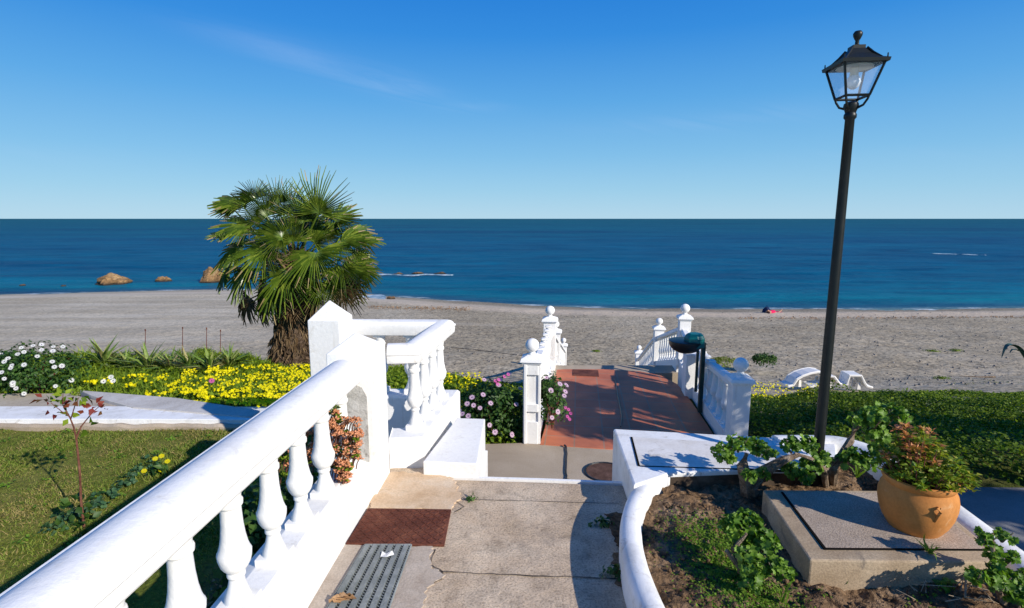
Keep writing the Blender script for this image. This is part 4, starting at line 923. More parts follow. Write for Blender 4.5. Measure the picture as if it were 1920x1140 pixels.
# orange succulent
t = thing('succulent', (-.98, 2.75, .0), 'orange and green succulent spilling between the balusters near the pillar', 'plant'); L = Leaves(); Tt = T_thick(.36, .16)
mb = MB(); ns = 0
for k in range(190):
    if k < 110: x, y, Y = random.uniform(617, 678), random.uniform(785, 905), random.uniform(2.58, 2.70)
    elif k < 134: x, y, Y = random.uniform(606, 640), random.uniform(762, 800), random.uniform(2.70, 2.8)
    elif k < 160: x, y, Y = random.uniform(520, 552), random.uniform(830, 900), random.uniform(2.45, 2.6)
    else: x, y, Y = random.uniform(575, 612), random.uniform(800, 880), random.uniform(2.75, 2.9)
    if k < 110 and (x > 676-max(0, y-870)*.7 or x < 617+max(0, y-850)*.35): x = random.uniform(632, 655)
    q = pY(x, y, Y); m_ = 16; dd_ = rng.normal(size=(m_, 3)); dd_[:, 2] = np.abs(dd_[:, 2])*.8
    green = random.random() < .22 or (110 <= k < 160 and random.random() < .55)
    L.add(Tt, np.array(q)+dd_*.003, along(dd_, rng.normal(size=m_)*.4), .016+.010*rng.random(m_), 1 if green else 0)
    mb.tube([q, q+Vector((-.02, .02, -.03)), (q.x-.03, q.y+.03, q.z-.07)], [.002, .003, .003], 4)
L.build('leaves', [M['leaf_jade'], M['leaf_lime']], t); mb.build('stems', M['twig'], t)
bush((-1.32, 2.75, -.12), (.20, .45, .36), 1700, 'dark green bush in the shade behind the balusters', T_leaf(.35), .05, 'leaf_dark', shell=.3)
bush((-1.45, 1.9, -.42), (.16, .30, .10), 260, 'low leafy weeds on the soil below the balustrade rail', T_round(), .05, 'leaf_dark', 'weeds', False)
q = pz(215, 955, -.47)
t = thing('weeds', q, 'strip of blue-green creeping weeds along the shaded lawn edge', 'weeds'); L = Leaves()
for k in range(30):
    f_ = k/29; x = 100+(290-100)*f_; y = 992-(992-865)*f_; q = pz(x+random.uniform(-10, 10), y+random.uniform(-8, 10), -.45); clump(L, 8, q, (.08, .05, .025), T_round(), .03, 0, 1, .4, .2, -.1)
L.build('leaves', leafmat('bluegreen_leaf', [(.03, .09, .04), (.06, .14, .06), (.10, .18, .07)]), t)
# dandelions
fl_me = {}
def flower_mesh(kind, np_=12, r=1.0):
    mb = MB(); 
    for k in range(np_):
        a = 2*math.pi*k/np_; w = math.pi/np_*.85
        mb.addv([(.12*math.cos(a), .12*math.sin(a), 0), (.62*math.cos(a-w), .62*math.sin(a-w), .05), (1.0*math.cos(a-w*.4), 1.0*math.sin(a-w*.4), .07), (1.0*math.cos(a+w*.4), 1.0*math.sin(a+w*.4), .07), (.62*math.cos(a+w), .62*math.sin(a+w), .05)], [(0, 1, 2, 3, 4)])
    mb.lathe([(0, .19), (.06, .18), (.09, .10), (.09, 0)], seg=8, mi=1, caps=False); return mb
def flower(parent, pos, up_, size, petal, eye, name='flower'):
    key = (petal, eye)
    if key not in fl_me:
        o = flower_mesh('d').build(name, [M[petal], M[eye]], None); fl_me[key] = o.data; o.parent = parent
    else: o = bpy.data.objects.new(name, fl_me[key]); C.objects.link(o); o.parent = parent
    o.location = Vector(pos)-parent.location; o.rotation_euler = Vector(up_).to_track_quat('Z', 'Y').to_euler(); o.scale = (size,)*3; return o
bq = pz(298, 888, -.46); t = thing('dandelion', bq, 'cluster of yellow dandelion-like flowers on the lawn by the rail shadow', 'flower'); L = Leaves()
clump(L, 46, bq+Vector((0, 0, .03)), (.10, .06, .05), T_leaf(.25), .06, 0, .8, .5, .2, -.1); L.build('leaves', M['leaf_dark'], t); mb = MB()
for x, y in ((270, 883), (291, 860), (303, 855), (314, 865), (296, 882), (303, 881)):
    q = pY(x, y, bq.y+random.uniform(-.05, .05)); mb.tube([bq, q-Vector((0, 0, .01))], .002, 4); flower(t, q, (.3, -.5, .8), .022, 'petal_yellow', 'eye_yellow')
mb.build('stems', M['leaf_dark'], t)
# sapling on the lawn
sb = pz(158, 990, -.47); SY = sb.y; w_ = lambda x, y, dy=0: pY(x, y, SY+dy)
t = thing('sapling', sb, 'slender red-stemmed sapling with few maroon leaves on the lawn', 'sapling'); mb = MB()
mb.tube([sb, w_(152, 940), w_(150, 890), w_(146, 850), w_(143, 822), w_(138, 800), w_(130, 780)], [.008, .0075, .007, .0065, .006, .005, .004], 7)
mb.tube([w_(143, 822), w_(152, 800, .02), w_(172, 775, .04), w_(188, 760, .05)], [.007, .005, .003, .002], 5)
mb.tube([w_(130, 780), w_(120, 775), w_(95, 755, -.02)], [.004, .003, .002], 5); mb.tube([w_(130, 782), w_(118, 760, .01), w_(118, 738, .01)], [.004, .003, .002], 5); mb.tube([w_(133, 785), w_(140, 762, -.02), w_(148, 745, -.02)], [.004, .003, .002], 5)
mb.build('stem', M['twig'], t); L = Leaves()
for x, y, dy, n, mi, s_ in ((84, 748, -.02, 6, 0, .05), (92, 752, -.02, 4, 1, .05), (118, 742, .01, 8, 1, .055), (112, 760, .01, 6, 1, .05), (138, 752, -.02, 6, 0, .06), (150, 745, -.02, 5, 1, .05), (175, 762, .04, 8, 0, .055), (192, 768, .05, 5, 0, .045), (132, 780, 0, 7, 1, .06), (98, 775, 0, 4, 0, .05), (165, 800, .03, 3, 1, .09), (152, 740, 0, 4, 1, .04), (162, 773, 0, 3, 0, .04)):
    dd_ = rng.normal(size=(n, 3)); L.add(T_leaf(.32), np.array(w_(x, y, dy))+dd_*.012, along(dd_, rng.normal(size=n)), s_*(.7+.5*rng.random(n)), mi)
for x, y in ((140, 945), (150, 945), (165, 975), (115, 990), (130, 985)):
    n = 7; dd_ = rng.normal(size=(n, 3)); L.add(T_leaf(.4), np.array(w_(x, y))+dd_*.02, along(dd_, rng.normal(size=n)), .06, 2)
L.build('leaves', [M['leaf_red'], M['leaf_lime'], M['leaf_dark']], t)

# ------------------------------------------------------------ meadow: leaf carpet, yellow flowers
def gz(X, Y): return max(garden_h(X, Y), -9)
L = Leaves(); n = 60000; X = rng.uniform(-11, -.9, n); Y = rng.uniform(5.5, 10.3, n)
ok = (X > -1.02*Y-.3)
sx1 = np.array([lerp_t(x, [(-11, 6.0), (pz(128, 736, -.4).x, pz(128, 736, -.4).y), (st[0].x, st[0].y), (st[1].x, st[1].y), (st[2].x, st[2].y), (-1.3, 5.6)]) for x in X]); ok &= Y > sx1+.02
X = X[ok]; Y = Y[ok]; Z = np.array([gz(x, y) for x, y in zip(X, Y)])
hh = np.array([.05+.10*max(0, noise.noise(Vector((x*1.6, y*1.6, 5)))+.35) for x, y in zip(X, Y)])
L.add(T_leaf(.28), np.stack([X, Y, Z+hh*rng.random(len(X))], 1), basis(rng.normal(size=(len(X), 3))*.6+np.array([0, 0, 1.0]), rng.random(len(X))*6), .04+.045*rng.random(len(X)))
n = 16000; X = rng.uniform(-9, -.9, n); Y = rng.uniform(5.8, 9.3, n); ok = (X > -1.02*Y-.3); X = X[ok]; Y = Y[ok]; sx1 = np.array([lerp_t(x, [(-11, 6.0), (st[0].x, st[0].y), (st[1].x, st[1].y), (st[2].x, st[2].y), (-1.3, 5.6)]) for x in X]); k_ = Y > sx1; X = X[k_]; Y = Y[k_]
Z = np.array([gz(x, y) for x, y in zip(X, Y)]); d_ = rng.normal(size=(len(X), 3))*.35+np.array([0, 0, 1.0])
L.add(T_blade(.05, .3), np.stack([X, Y, Z], 1), along(d_, rng.normal(size=len(X))), .10+.10*rng.random(len(X)))
tag(L.build('meadow', M['leaf_lime']), kind='stuff')
def T_cup():
    v = [(0, 0, 0)]; f = []
    for k in range(10): a = k*math.pi/5; r = 1 if k % 2 == 0 else .62; v.append((r*math.cos(a), r*math.sin(a), .35 if k % 2 == 0 else .25))
    for k in range(10): f.append((0, k+1, (k+1) % 10+1))
    return np.array(v, float), np.array(f)
L = Leaves(); n = 9500
px_ = rng.uniform(150, 640, n); py_ = rng.uniform(682, 772, n); P3 = []
for x, y in zip(px_, py_):
    q = pz(x, y, -.55)
    for _ in range(4): q = pz(x, y, gz(q.x, q.y)+.14)
    dens = 1.5*noise.noise(Vector((x/26, y/10, 2)))+.25+(x-300)/420
    top = lerp_t(x, [(150, 712), (250, 702), (330, 694), (400, 686), (640, 680)]); bot = lerp_t(x, [(150, 716), (250, 738), (330, 752), (480, 772), (640, 790)])
    if y < top or y > bot or dens < random.random()*1.1+.12 or random.random() < .15: continue
    if q.y < lerp_t(q.x, [(-11, 6.0), (st[0].x, st[0].y), (st[1].x, st[1].y), (st[2].x, st[2].y), (-1.3, 5.6)]): continue
    P3.append(q)
for x, y, n_ in ((855, 715, 110),):
    for k in range(n_): P3.append(pY(random.uniform(832, 905), random.uniform(699, 730), 7.0+random.uniform(-.4, .4)))
P3 = np.array(P3); L.add(T_cup(), P3, basis(rng.normal(size=P3.shape)*.45+np.array([.25, -.55, .7]), rng.random(len(P3))*6), .011+.012*rng.random(len(P3)))
tag(L.build('yellow_flowers', M['petal_yellow']), kind='stuff')
# middle ground cover between stairwell and terrace
L = Leaves(); n = 15000; X = rng.uniform(-1.9, .45, n); Y = rng.uniform(5.75, 9.6, n); ok = X < .12+.13*(Y-5.8); X = X[ok]; Y = Y[ok]; Z = np.array([gz(x, y) for x, y in zip(X, Y)])
lift = np.exp(-((Y-7.0)/.6)**2)*np.exp(-((X+.75)/.5)**2)*.34
L.add(T_leaf(.28), np.stack([X, Y, Z+(.12+lift)*rng.random(len(X))], 1), basis(rng.normal(size=(len(X), 3))*.6+np.array([0, 0, 1.0]), rng.random(len(X))*6), .04+.045*rng.random(len(X)))
tag(L.build('ground_cover', M['leaf_lime']), kind='stuff')
# right bank
L = Leaves(); n = 170000; X = rng.uniform(2.75, 13.5, n); Y = rng.uniform(4.2, 11.2, n); ok = (X < 1.02*Y+.6) & (X > 2.72+.13*(Y-5.5)); X = X[ok]; Y = Y[ok]
Z = np.array([gz(x, y) for x, y in zip(X, Y)]); k2 = np.array([noise.noise(Vector((x*.9, y*1.3, 11))) for x, y in zip(X, Y)]); k3 = np.array([noise.noise(Vector((x*3, y*3, 1))) for x, y in zip(X, Y)])
fringe = np.clip((11.0+1.6*k2-Y)/.8, 0, 1); keep = (rng.random(len(X)) < fringe) & (rng.random(len(X)) < .85+1.6*k2) ; X, Y, Z, k2, k3 = X[keep], Y[keep], Z[keep], k2[keep], k3[keep]
hh = (.04+.42*np.clip(k2+.18, 0, 1)+.16*np.clip(k3, 0, 1))*np.clip((11.2-Y)/2.6, .12, 1); lime = (rng.random(len(X)) < np.clip((Y-8.2)/2.0, .12, .8)).astype(int)
for mi in (0, 1):
    s_ = lime == mi; L.add(T_leaf(.34), np.stack([X[s_], Y[s_], Z[s_]+hh[s_]*rng.random(s_.sum())], 1), basis(rng.normal(size=(s_.sum(), 3))*.55+np.array([0, 0, 1.0]), rng.random(s_.sum())*6), .022+.034*rng.random(s_.sum()), mi)
tag(L.build('ivy', [M['leaf_ivy'], M['leaf_lime']]), kind='stuff')
L = Leaves(); P3 = []
for k in range(500):
    x = random.uniform(1402, 1540); y = random.uniform(708, 745); q = pz(x, y, -1.4)
    for _ in range(5): q = pz(x, y, gz(q.x, q.y)+.16)
    if random.random() < .7-(x-1402)/300+(730-y)/120: P3.append(q)
P3 = np.array(P3); L.add(T_cup(), P3, basis(rng.normal(size=P3.shape)*.45+np.array([.25, -.55, .7]), rng.random(len(P3))*6), .015+.01*rng.random(len(P3)))
tag(L.build('yellow_flowers', M['petal_yellow']), kind='stuff')
mb = MB(); mb.prism([(2.25, .2), (7.5, .2), (7.5, 4.05), (3.2, 4.18), (2.35, 4.1)], -.9, -.60); tag(mb.build('side_path', M['asphalt']), kind='structure')

# daisy bushes
def daisy_bush(c, r, label, pts, Yf, petal, size, n=2600, extra=()):
    t = bush(c, r, n, label, T_leaf(.26), .05, 'leaf_dark', 'daisy_bush', True, 8)
    c = Vector(c)
    for x, y in pts:
        dx, dy, dz = ray(x, y); o_ = Vector((0, 0, H)); d_ = Vector((dx, dy, dz)); best = None     # flower sits where the sight line meets the bush surface
        A = sum((d_[i]/r[i])**2 for i in range(3)); Bq = 2*sum(d_[i]*(o_[i]-c[i])/r[i]**2 for i in range(3)); Cq = sum(((o_[i]-c[i])/r[i])**2 for i in range(3))-1.12
        ds_ = Bq*Bq-4*A*Cq; tt = (-Bq-math.sqrt(ds_))/(2*A) if ds_ > 0 else -Bq/(2*A)
        q = o_+d_*tt; u_ = (q-c).normalized()*.6+Vector((.35+random.uniform(-.3, .3), -.5, .6+random.uniform(-.2, .3))); flower(t, q, u_, size*random.uniform(.85, 1.15), *petal)
    return t
daisy_bush(pY(62, 692, 6.25)-Vector((.0, 0, .03)), (.58, .45, .36), 'rounded daisy bush with white flowers beyond the garden path at far left',
           [(40, 652), (62, 648), (45, 660), (70, 668), (15, 672), (8, 678), (22, 685), (20, 690), (45, 684), (98, 678), (102, 688), (116, 686), (3, 698), (8, 710), (24, 718), (30, 728), (104, 724), (100, 650), (118, 650), (78, 646), (99, 658), (78, 656), (134, 713), (45, 738), (24, 722), (33, 664)], 6, ('petal_white', 'eye'), .026, 3400)
daisy_bush(pY(-40, 700, 6.3), (.55, .4, .34), 'part of a leafy bush cut by the left picture edge', [(2, 664)], 6, ('petal_white', 'eye'), .034, 1500)
daisy_bush(pY(925, 768, 6.05), (.40, .36, .40), 'dark daisy bush with pale pink flowers left of the panelled gatepost',
           [(906, 740), (920, 756), (888, 760), (867, 776), (878, 780), (918, 797), (928, 810), (960, 815), (968, 758), (938, 712), (975, 728), (955, 700), (908, 712), (935, 722), (885, 745), (876, 757), (862, 770), (900, 765)], 6, ('petal_pink', 'eye'), .030, 3000)
daisy_bush(pY(1036, 750, 5.95), (.16, .30, .34), 'narrow daisy bush with pink flowers spilling over the terracotta floor right of the panelled gatepost',
           [(1033, 732), (1046, 772), (1035, 783), (1058, 742), (1062, 722), (1050, 720), (1060, 734), (1025, 708)], 6, ('petal_pink', 'eye'), .030, 1500)
t = thing('flower_cluster', pY(1066, 775, 5.9), 'magenta flower spray hanging over the terracotta floor', 'flower')
mb = MB(); mb.tube([pY(1045, 790, 5.9), pY(1058, 775, 5.9), pY(1066, 770, 5.9)], .004, 4); mb.build('stem', M['leaf_dark'], t)
for x, y in ((1066, 768), (1070, 775), (1064, 781), (1068, 786), (1060, 764)): flower(t, pY(x, y, 5.9+random.uniform(-.03, .03)), (.3, -.6, .5), .022, 'petal_magenta', 'eye')
t = thing('flower_cluster', pY(942, 705, 6.0), 'magenta flower spray at the top of the dark daisy bush', 'flower')
mb = MB(); mb.tube([pY(940, 740, 6.0), pY(942, 705, 6.0)], .004, 4); mb.build('stem', M['leaf_dark'], t)
for x, y in ((935, 712), (946, 706), (933, 720), (953, 702), (929, 714)): flower(t, pY(x, y, 5.8), (.3, -.6, .5), .022, 'petal_magenta', 'eye')
t = thing('flower_cluster', pY(203, 722, 6.3), 'three white daisies in the grass left of the yellow flowers', 'flower')
mb = MB()
for x, y in ((194, 715), (208, 707), (212, 714)): q = pY(x, y, 6.2); mb.tube([q-Vector((0, -.05, .14)), q-Vector((0, 0, .005))], .003, 4); flower(t, q, (.3, -.6, .5), .030, 'petal_white', 'eye')
mb.build('stems', M['leaf_dark'], t)
t = thing('flower_cluster', pY(397, 715, 6.6), 'single mauve flower among the yellow flowers', 'flower'); flower(t, pY(397, 714, 6.4), (.3, -.6, .5), .034, 'petal_magenta', 'eye')
mb = MB(); mb.tube([pY(397, 728, 6.45), pY(397, 715, 6.41)], .003, 4); mb.build('stem', M['leaf_dark'], t)

# aloes on the crest
aloe_me = []
for s_ in range(4):
    L = Leaves(); n = 46; a = rng.random(n)*6.28; e = rng.random(n)*1.25+.15
    d_ = np.stack([np.cos(a)*np.cos(e), np.sin(a)*np.cos(e), np.sin(e)], 1); T = T_leaf(.055, .25, .03)
    L.add(T, d_*.03, along(d_, rng.normal(size=n)*.2), .26+.14*rng.random(n), 0); aloe_me.append(L)
al = [(160, 672), (196, 676), (226, 672), (262, 668), (298, 666), (335, 662), (372, 660), (405, 668), (432, 680), (280, 688), (320, 690), (355, 686), (395, 690), (240, 684)]
order = ['first', 'second', 'third', 'fourth', 'fifth', 'sixth', 'seventh', 'eighth', 'ninth']
for i, (x, y) in enumerate(al):
    q = pz(x, y+8, -1.0)
    for _ in range(5): q = pz(x, y+8, gz(q.x, q.y)+.02)
    if i < 9: lab = '%s aloe from the left in the back row on the garden crest' % order[i]
    else: lab = ['second aloe from the left in the front row of spiky plants', 'third aloe from the left in the front row of spiky plants', 'fourth aloe from the left in the front row of spiky plants', 'rightmost aloe in the front row of spiky plants', 'leftmost aloe in the front row of spiky plants'][i-9]
    t = thing('aloe', q, lab, 'plant', 'aloes on the garden crest'); k = i % 4
    if i < 4: o = aloe_me[k].build('leaves', M['aloe']); aloe_me[k] = o.data; o.parent = t
    else: o = bpy.data.objects.new('leaves', aloe_me[k]); C.objects.link(o); o.parent = t
    sc_ = random.uniform(.95, 1.45); t.scale = (sc_,)*3; t.rotation_euler.z = random.uniform(0, 6)
# grass/shrub lumps between the aloes
for i, (x, y, w, lab) in enumerate(((250, 678, .32, 'dark scrubby tuft of dead aloe leaves left of centre on the garden crest'), (180, 674, .34, 'reddish scrubby bush beside the white daisy bush on the crest'), (385, 664, .28, 'green scrub rising at the right end of the crest'))):
    q = pz(x, y+6, -1.0)
    for _ in range(5): q = pz(x, y+6, gz(q.x, q.y))
    bush(q+Vector((0, 0, .14)), (w*1.5, .26, .24), 1500, lab, T_leaf(.18), .08, ['leaf_dark', 'aloe', 'leaf_lime'][i], 'scrub_bush', False, 4, 'bush')
for i, (x, y) in enumerate(((272, 615), (342, 611), (387, 612), (413, 616))):
    q = pY(x, 672, 8.9); mb = MB(); top = pY(x, y, 8.9); top = top-Vector((0, 0, .05)); mb.tube([q, top], [.007, .005], 6); mb.tube([top, top+Vector((0, 0, .03))], [.011, .009], 6)
    tag(mb.build('stake', M['rust'], None), ['leftmost', 'second from left', 'third from left', 'rightmost'][i]+' of four thin rusty stakes on the garden crest', 'stake', 'rusty stakes along the crest')

# ------------------------------------------------------------ palm
PB = Vector((pY(543, 690, 9.5).x, 9.5, -1.35)); palm = thing('palm_tree', PB, 'stocky fan palm with shaggy trunk at the edge of the beach', 'palm tree')
PT = pY(556, 520, 9.5)
mb = MB(); nseg, nh = 40, 46; vs = []; fs = []
for i in range(nh):
    f_ = i/(nh-1); c_ = PB.lerp(PT, f_)+Vector((.04*math.sin(f_*3), 0, 0)); r0 = lerp_t(f_, [(0, .38), (.2, .365), (.45, .315), (.75, .27), (1, .24)])
    for k in range(nseg):
        a = 2*math.pi*k/nseg; r_ = r0*(1+.13*(abs(math.sin(k*4.5+i*1.57))-.5)+.12*noise.noise(Vector((math.cos(a)*3, math.sin(a)*3, f_*9)))); vs.append(c_+Vector((r_*math.cos(a), r_*math.sin(a), 0)))
for i in range(nh-1):
    for k in range(nseg): k2 = (k+1) % nseg; fs.append((i*nseg+k, i*nseg+k2, (i+1)*nseg+k2, (i+1)*nseg+k))
mb.addv(vs, fs); mb.build('trunk', M['palmtrunk'], palm)
L = Leaves(); n = 2400; f_ = rng.random(n)**.6; a = rng.random(n)*6.28
r0 = np.interp(f_, [0, .2, .45, .75, 1], [.38, .365, .315, .27, .25]); cpos = np.array(PB)[None]*(1-f_[:, None])+np.array(PT)[None]*f_[:, None]
pos = cpos+np.stack([np.cos(a)*r0, np.sin(a)*r0, np.zeros(n)], 1); d_ = np.stack([np.cos(a)*.20, np.sin(a)*.20, -np.ones(n)], 1)+rng.normal(size=(n, 3))*.14; low = f_ < .45; d_[low] = d_[low]*np.array([1.6, 1.6, .5])
L.add(T_blade(.10, .1), pos, along(d_, rng.normal(size=n)), .12+.30*rng.random(n)*(f_**1.5)); L.build('skirt', M['frond_dead'], palm)
L = Leaves(); n = 900; p_, d_ = blob(n, tuple(PT+Vector((0, 0, .12))), (.30, .30, .42), .2, -1); L.add(T_blade(.05, .1), p_, along(d_+np.array([0, 0, .2])+rng.normal(size=d_.shape)*.5, rng.normal(size=len(p_))), .12+.24*rng.random(len(p_)))
L.build('fibre', M['frond_dead'], palm)
def fan(seed, rad, dead=False, nleaf=38, spanang=250, tipk=.8):
    """fan blade in local coords: petiole end at origin, axis +Y, face normal +Z"""
    r_ = random.Random(seed); mb = MB(); span = R(spanang)
    for k in range(nleaf):
        t = (k+.5)/nleaf-.5; a = t*span; ln = rad*(1-.30*abs(2*t)**2.2)*(r_.uniform(.86, 1.07) if r_.random() > .16 else r_.uniform(.5, .8)); w = rad*span/nleaf*.24
        d = Vector((math.sin(a), math.cos(a), 0)); s_ = Vector((math.cos(a), -math.sin(a), 0)); sag = r_.uniform(.05, .32)*(1.6 if dead else 1)
        pts = [(0, .012, 0), (.25, w*.45, .02), (.45, w*.72, .03), (.74, w*.45, .0), (1.0, .003, -.05)]; row = []
        tw = r_.uniform(-.10, .10)
        for f_, ww, dz in pts:
            q = d*(ln*f_)+s_*(tw*ln*max(0, f_-.55)); z = dz*rad-sag*ln*max(0, f_-.45)**1.6*1.8+.18*rad*(abs(t)*2)**2*f_*.8
            row.append((q+s_*ww+Vector((0, 0, z-.016*(f_ > 0 and f_ < .9))), q+Vector((0, 0, z+.012*(f_ > 0))), q-s_*ww+Vector((0, 0, z-.016*(f_ > 0 and f_ < .9)))))
        for i in range(4):
            A, B = row[i], row[i+1]; m_ = 1 if i == 3 and (seed*7+k) % 3 == 0 and r_.random() < tipk else 0
            mb.addv([A[0], A[1], B[1], B[0]], [(0, 1, 2, 3)], m_); mb.addv([A[1], A[2], B[2], B[1]], [(0, 1, 2, 3)], m_)
    return mb
def place_fan(hub, direction, up_, rad, seed, dead=False, root=None, nl=40, span=215):
    y = Vector(direction).normalized(); z = Vector(up_); z = (z-y*z.dot(y)).normalized(); x = y.cross(z)
    Mx = Matrix((x, y, z)).transposed(); fb = fan(seed, rad, dead, nl, span); out = MB()
    out.v = [tuple(Mx @ Vector(v)+Vector(hub)) for v in fb.v]; out.f = fb.f; out.mi = fb.mi
    root = Vector(root if root is not None else PT); hb = Vector(hub); mid_ = root.lerp(hb, .5)+Vector((0, 0, .06)); n0 = len(out.f)
    out.tube([root, mid_, hb], [.022, .016, .012], 5); out.mi = out.mi[:n0]+[2]*(len(out.f)-n0)
    return out.build('frond', [M['frond_dead'] if dead else M['frond'], M['frond_tip'], M['frond_dead'] if dead else M['frond']], palm)
def hubp(x, y, dY): return pY(x, y, 9.5+dY)
# (hub x, hub y, depth offset, direction (right, away, up), face normal, radius)
CR = PT+Vector((0, 0, .05))
fr = [(598, 398, -.30, (.10, -.15, 1), (-.1, -1, -.1), .80), (545, 400, .35, (-.1, .3, 1), (.1, -.9, .3), .80), (500, 405, -.1, (-.55, -.1, .85), (.2, -.7, .6), .72), (455, 385, .1, (-.95, -.1, .35), (.1, -.35, 1), .62),
      (470, 425, -.3, (-1, -.3, .1), (0, -.5, .9), .70), (450, 440, .4, (-1, .3, .25), (0, -.2, 1), .70), (528, 445, -.55, (-.9, -.4, .28), (.1, -.75, .6), .66), (500, 470, -.6, (-.7, -.6, -.45), (-.2, -.8, .55), .80),
      (455, 470, .0, (-.85, -.1, -.40), (-.3, -.6, .7), .75), (470, 505, -.3, (-.6, -.3, -.8), (-.6, -.7, .35), .80), (592, 475, -.75, (.25, -.6, -.7), (.1, -.85, .45), .75), (540, 510, -.75, (-.15, -.5, -.9), (-.1, -.95, .3), .80),
      (605, 530, -.55, (.3, -.4, -.85), (.3, -.85, .3), .70), (650, 440, .0, (.95, 0, .15), (.1, -.4, .9), .62), (640, 455, -.3, (.9, -.3, -.15), (.1, -.7, .7), .66), (660, 480, .2, (.8, .1, -.5), (.4, -.5, .7), .62),
      (640, 500, -.4, (.65, -.4, -.6), (.3, -.8, .5), .68), (630, 415, .3, (.6, .3, .6), (0, -.6, .8), .6), (575, 430, .5, (.2, .7, .7), (0, -.7, .7), .8), (520, 430, .5, (-.5, .7, .5), (0, -.6, .8), .7),
      (500, 520, .3, (-.6, .3, -.75), (-.7, -.5, .3), .75), (620, 520, .3, (.6, .3, -.7), (.7, -.4, .3), .72), (560, 450, .8, (0, 1, .2), (0, -.2, 1), .8), (560, 520, .7, (0, .7, -.7), (0, .6, .6), .75), (480, 455, .6, (-.7, .7, 0), (-.2, .1, 1), .7), (640, 470, .6, (.7, .7, -.1), (.2, .1, 1), .7),
      (520, 380, .1, (-.35, .1, 1), (.3, -.8, -.1), .62), (570, 415, -.2, (-.2, -.2, .9), (.4, -.9, .1), .72), (515, 545, -.5, (-.4, -.4, -.9), (-.5, -.85, .2), .68)]
fr = fr+[(548, 452, -.35, (-.15, -.3, .7), (.1, -.9, .35), .55), (590, 455, -.1, (.4, -.1, .6), (-.1, -.9, .4), .6), (572, 440, .15, (.1, .1, 1), (0, -1, .2), .7), (612, 440, .2, (.6, .2, .4), (-.2, -.8, .5), .6), (520, 470, .1, (-.7, 0, .1), (.1, -.8, .5), .6), (585, 500, -.5, (.1, -.5, -.8), (.1, -.9, .3), .62), (440, 395, .2, (-.9, .1, .5), (.2, -.5, .8), .5), (478, 372, .3, (-.6, .2, .8), (.3, -.7, .4), .55), (668, 452, .05, (1, -.1, -.05), (.15, -.35, 1), .60), (672, 505, -.2, (.75, -.2, -.65), (.5, -.6, .6), .55), (650, 530, .1, (.6, 0, -.8), (.6, -.5, .4), .60), (435, 500, .1, (-.7, .1, -.7), (-.7, -.5, .5), .62)]
for i, (x, y, dY, d_, up_, rad) in enumerate(fr): place_fan(hubp(x, y, dY), d_, up_, rad*(.93 if i in (0, 10, 11) else .86), i, i in (20, 33), CR+Vector(d_)*.12)
for i, (x, y, dY, d_, up_, rad) in enumerate([(640, 545, -.2, (.5, -.2, -.9), (.5, -.8, .2), .55), (655, 515, .1, (.7, 0, -.7), (.5, -.7, .3), .50), (590, 560, -.45, (.1, -.3, -1), (0, -1, -.1), .42), (500, 560, .0, (-.4, 0, -1), (-.7, -.6, 0), .55), (545, 575, -.42, (-.1, -.2, -1), (0, -1, 0), .38), (470, 560, -.1, (-.5, -.1, -.9), (-.5, -.8, .2), .5)]):
    place_fan(hubp(x, y, dY), d_, up_, rad, 50+i, True, CR+Vector((0, 0, -.15)), 26, 200)

# ------------------------------------------------------------ beach things
def rock(x, y, w, h, name, label, seed, Yd=None, grp=None, z0=SEA):
    base = pz(x, y, z0-.02); sc = base.y/F*1.01; rx, rz_ = w/2*sc*.86, h*sc*.8; mb = MB(); nu, nv = 26, 12; vs = []; fs = []
    for j in range(nv+1):
        e = math.pi/2*j/nv
        for i in range(nu):
            a = 2*math.pi*i/nu; d = Vector((math.cos(a)*math.cos(e), math.sin(a)*math.cos(e), math.sin(e))); k = 1+.35*noise.noise(d*1.6+Vector((seed, 0, 0)))+.16*noise.noise(d*5+Vector((seed, 3, 0)))
            vs.append((base.x+d.x*k*rx, base.y+rx*.8+d.y*k*rx*.8, base.z-.1+max(0, d.z*k)*(rz_+.1)))
    for j in range(nv):
        for i in range(nu): i2 = (i+1) % nu; fs.append((j*nu+i, j*nu+i2, (j+1)*nu+i2, (j+1)*nu+i))
    mb.addv(vs, fs); o = mb.build(name, M['rock'], None, smooth=False); o.data.transform(Matrix.Translation(-base)); o.location = base
    return tag(o, label, 'rock', grp)
rock(193, 535, 70, 20, 'rock', 'large tan rock standing in the shallows at left', 1); rock(298, 529, 34, 11, 'rock', 'small tan rock in the shallows between larger ones', 5)
rock(392, 531, 60, 32, 'rock', 'big brown rock in the shallows half hidden by the palm', 9); rock(731, 563, 24, 7, 'rock', 'small orange-brown rock on the waterline right of the palm', 12, z0=-4.45); rock(35+3, 0+537, 14, 4, 'rock', 'tiny low rock breaking the water at far left', 3)
rock(782, 515, 28, 5, 'rock', 'low reef rock amid foam offshore right of the palm', 14); rock(745, 516, 22, 4, 'rock', 'dark low reef rock left of the foam-ringed one offshore', 22); rock(825, 514, 26, 3, 'rock', 'flat low reef rock right of the foam-ringed one offshore', 31); rock(115, 538, 12, 4, 'rock', 'tiny rock left of the large tan rock in the shallows', 17)
def foam_patch(pts, w, name='foam'):
    mb = MB(); P = [pz(x, y, SEA+.16) for x, y in pts]; Q = cr(P, 30); n_ = len(Q); Lf = []; Rt = []
    for i, q in enumerate(Q):
        k = w*max(0, noise.noise(Vector((q.x*.45, q.y, 2)))*2.2+.45)*math.sin(math.pi*(i+.5)/n_)**.5+.004; Lf.append(q+Vector((0, k, .02))); Rt.append(q-Vector((0, k*.6, .08)))
    mb.addv(Lf+Rt, [(i, i+1, n_+i+1, n_+i)[::-1] for i in range(n_-1)]); return tag(mb.build(name, foamM), kind='structure')
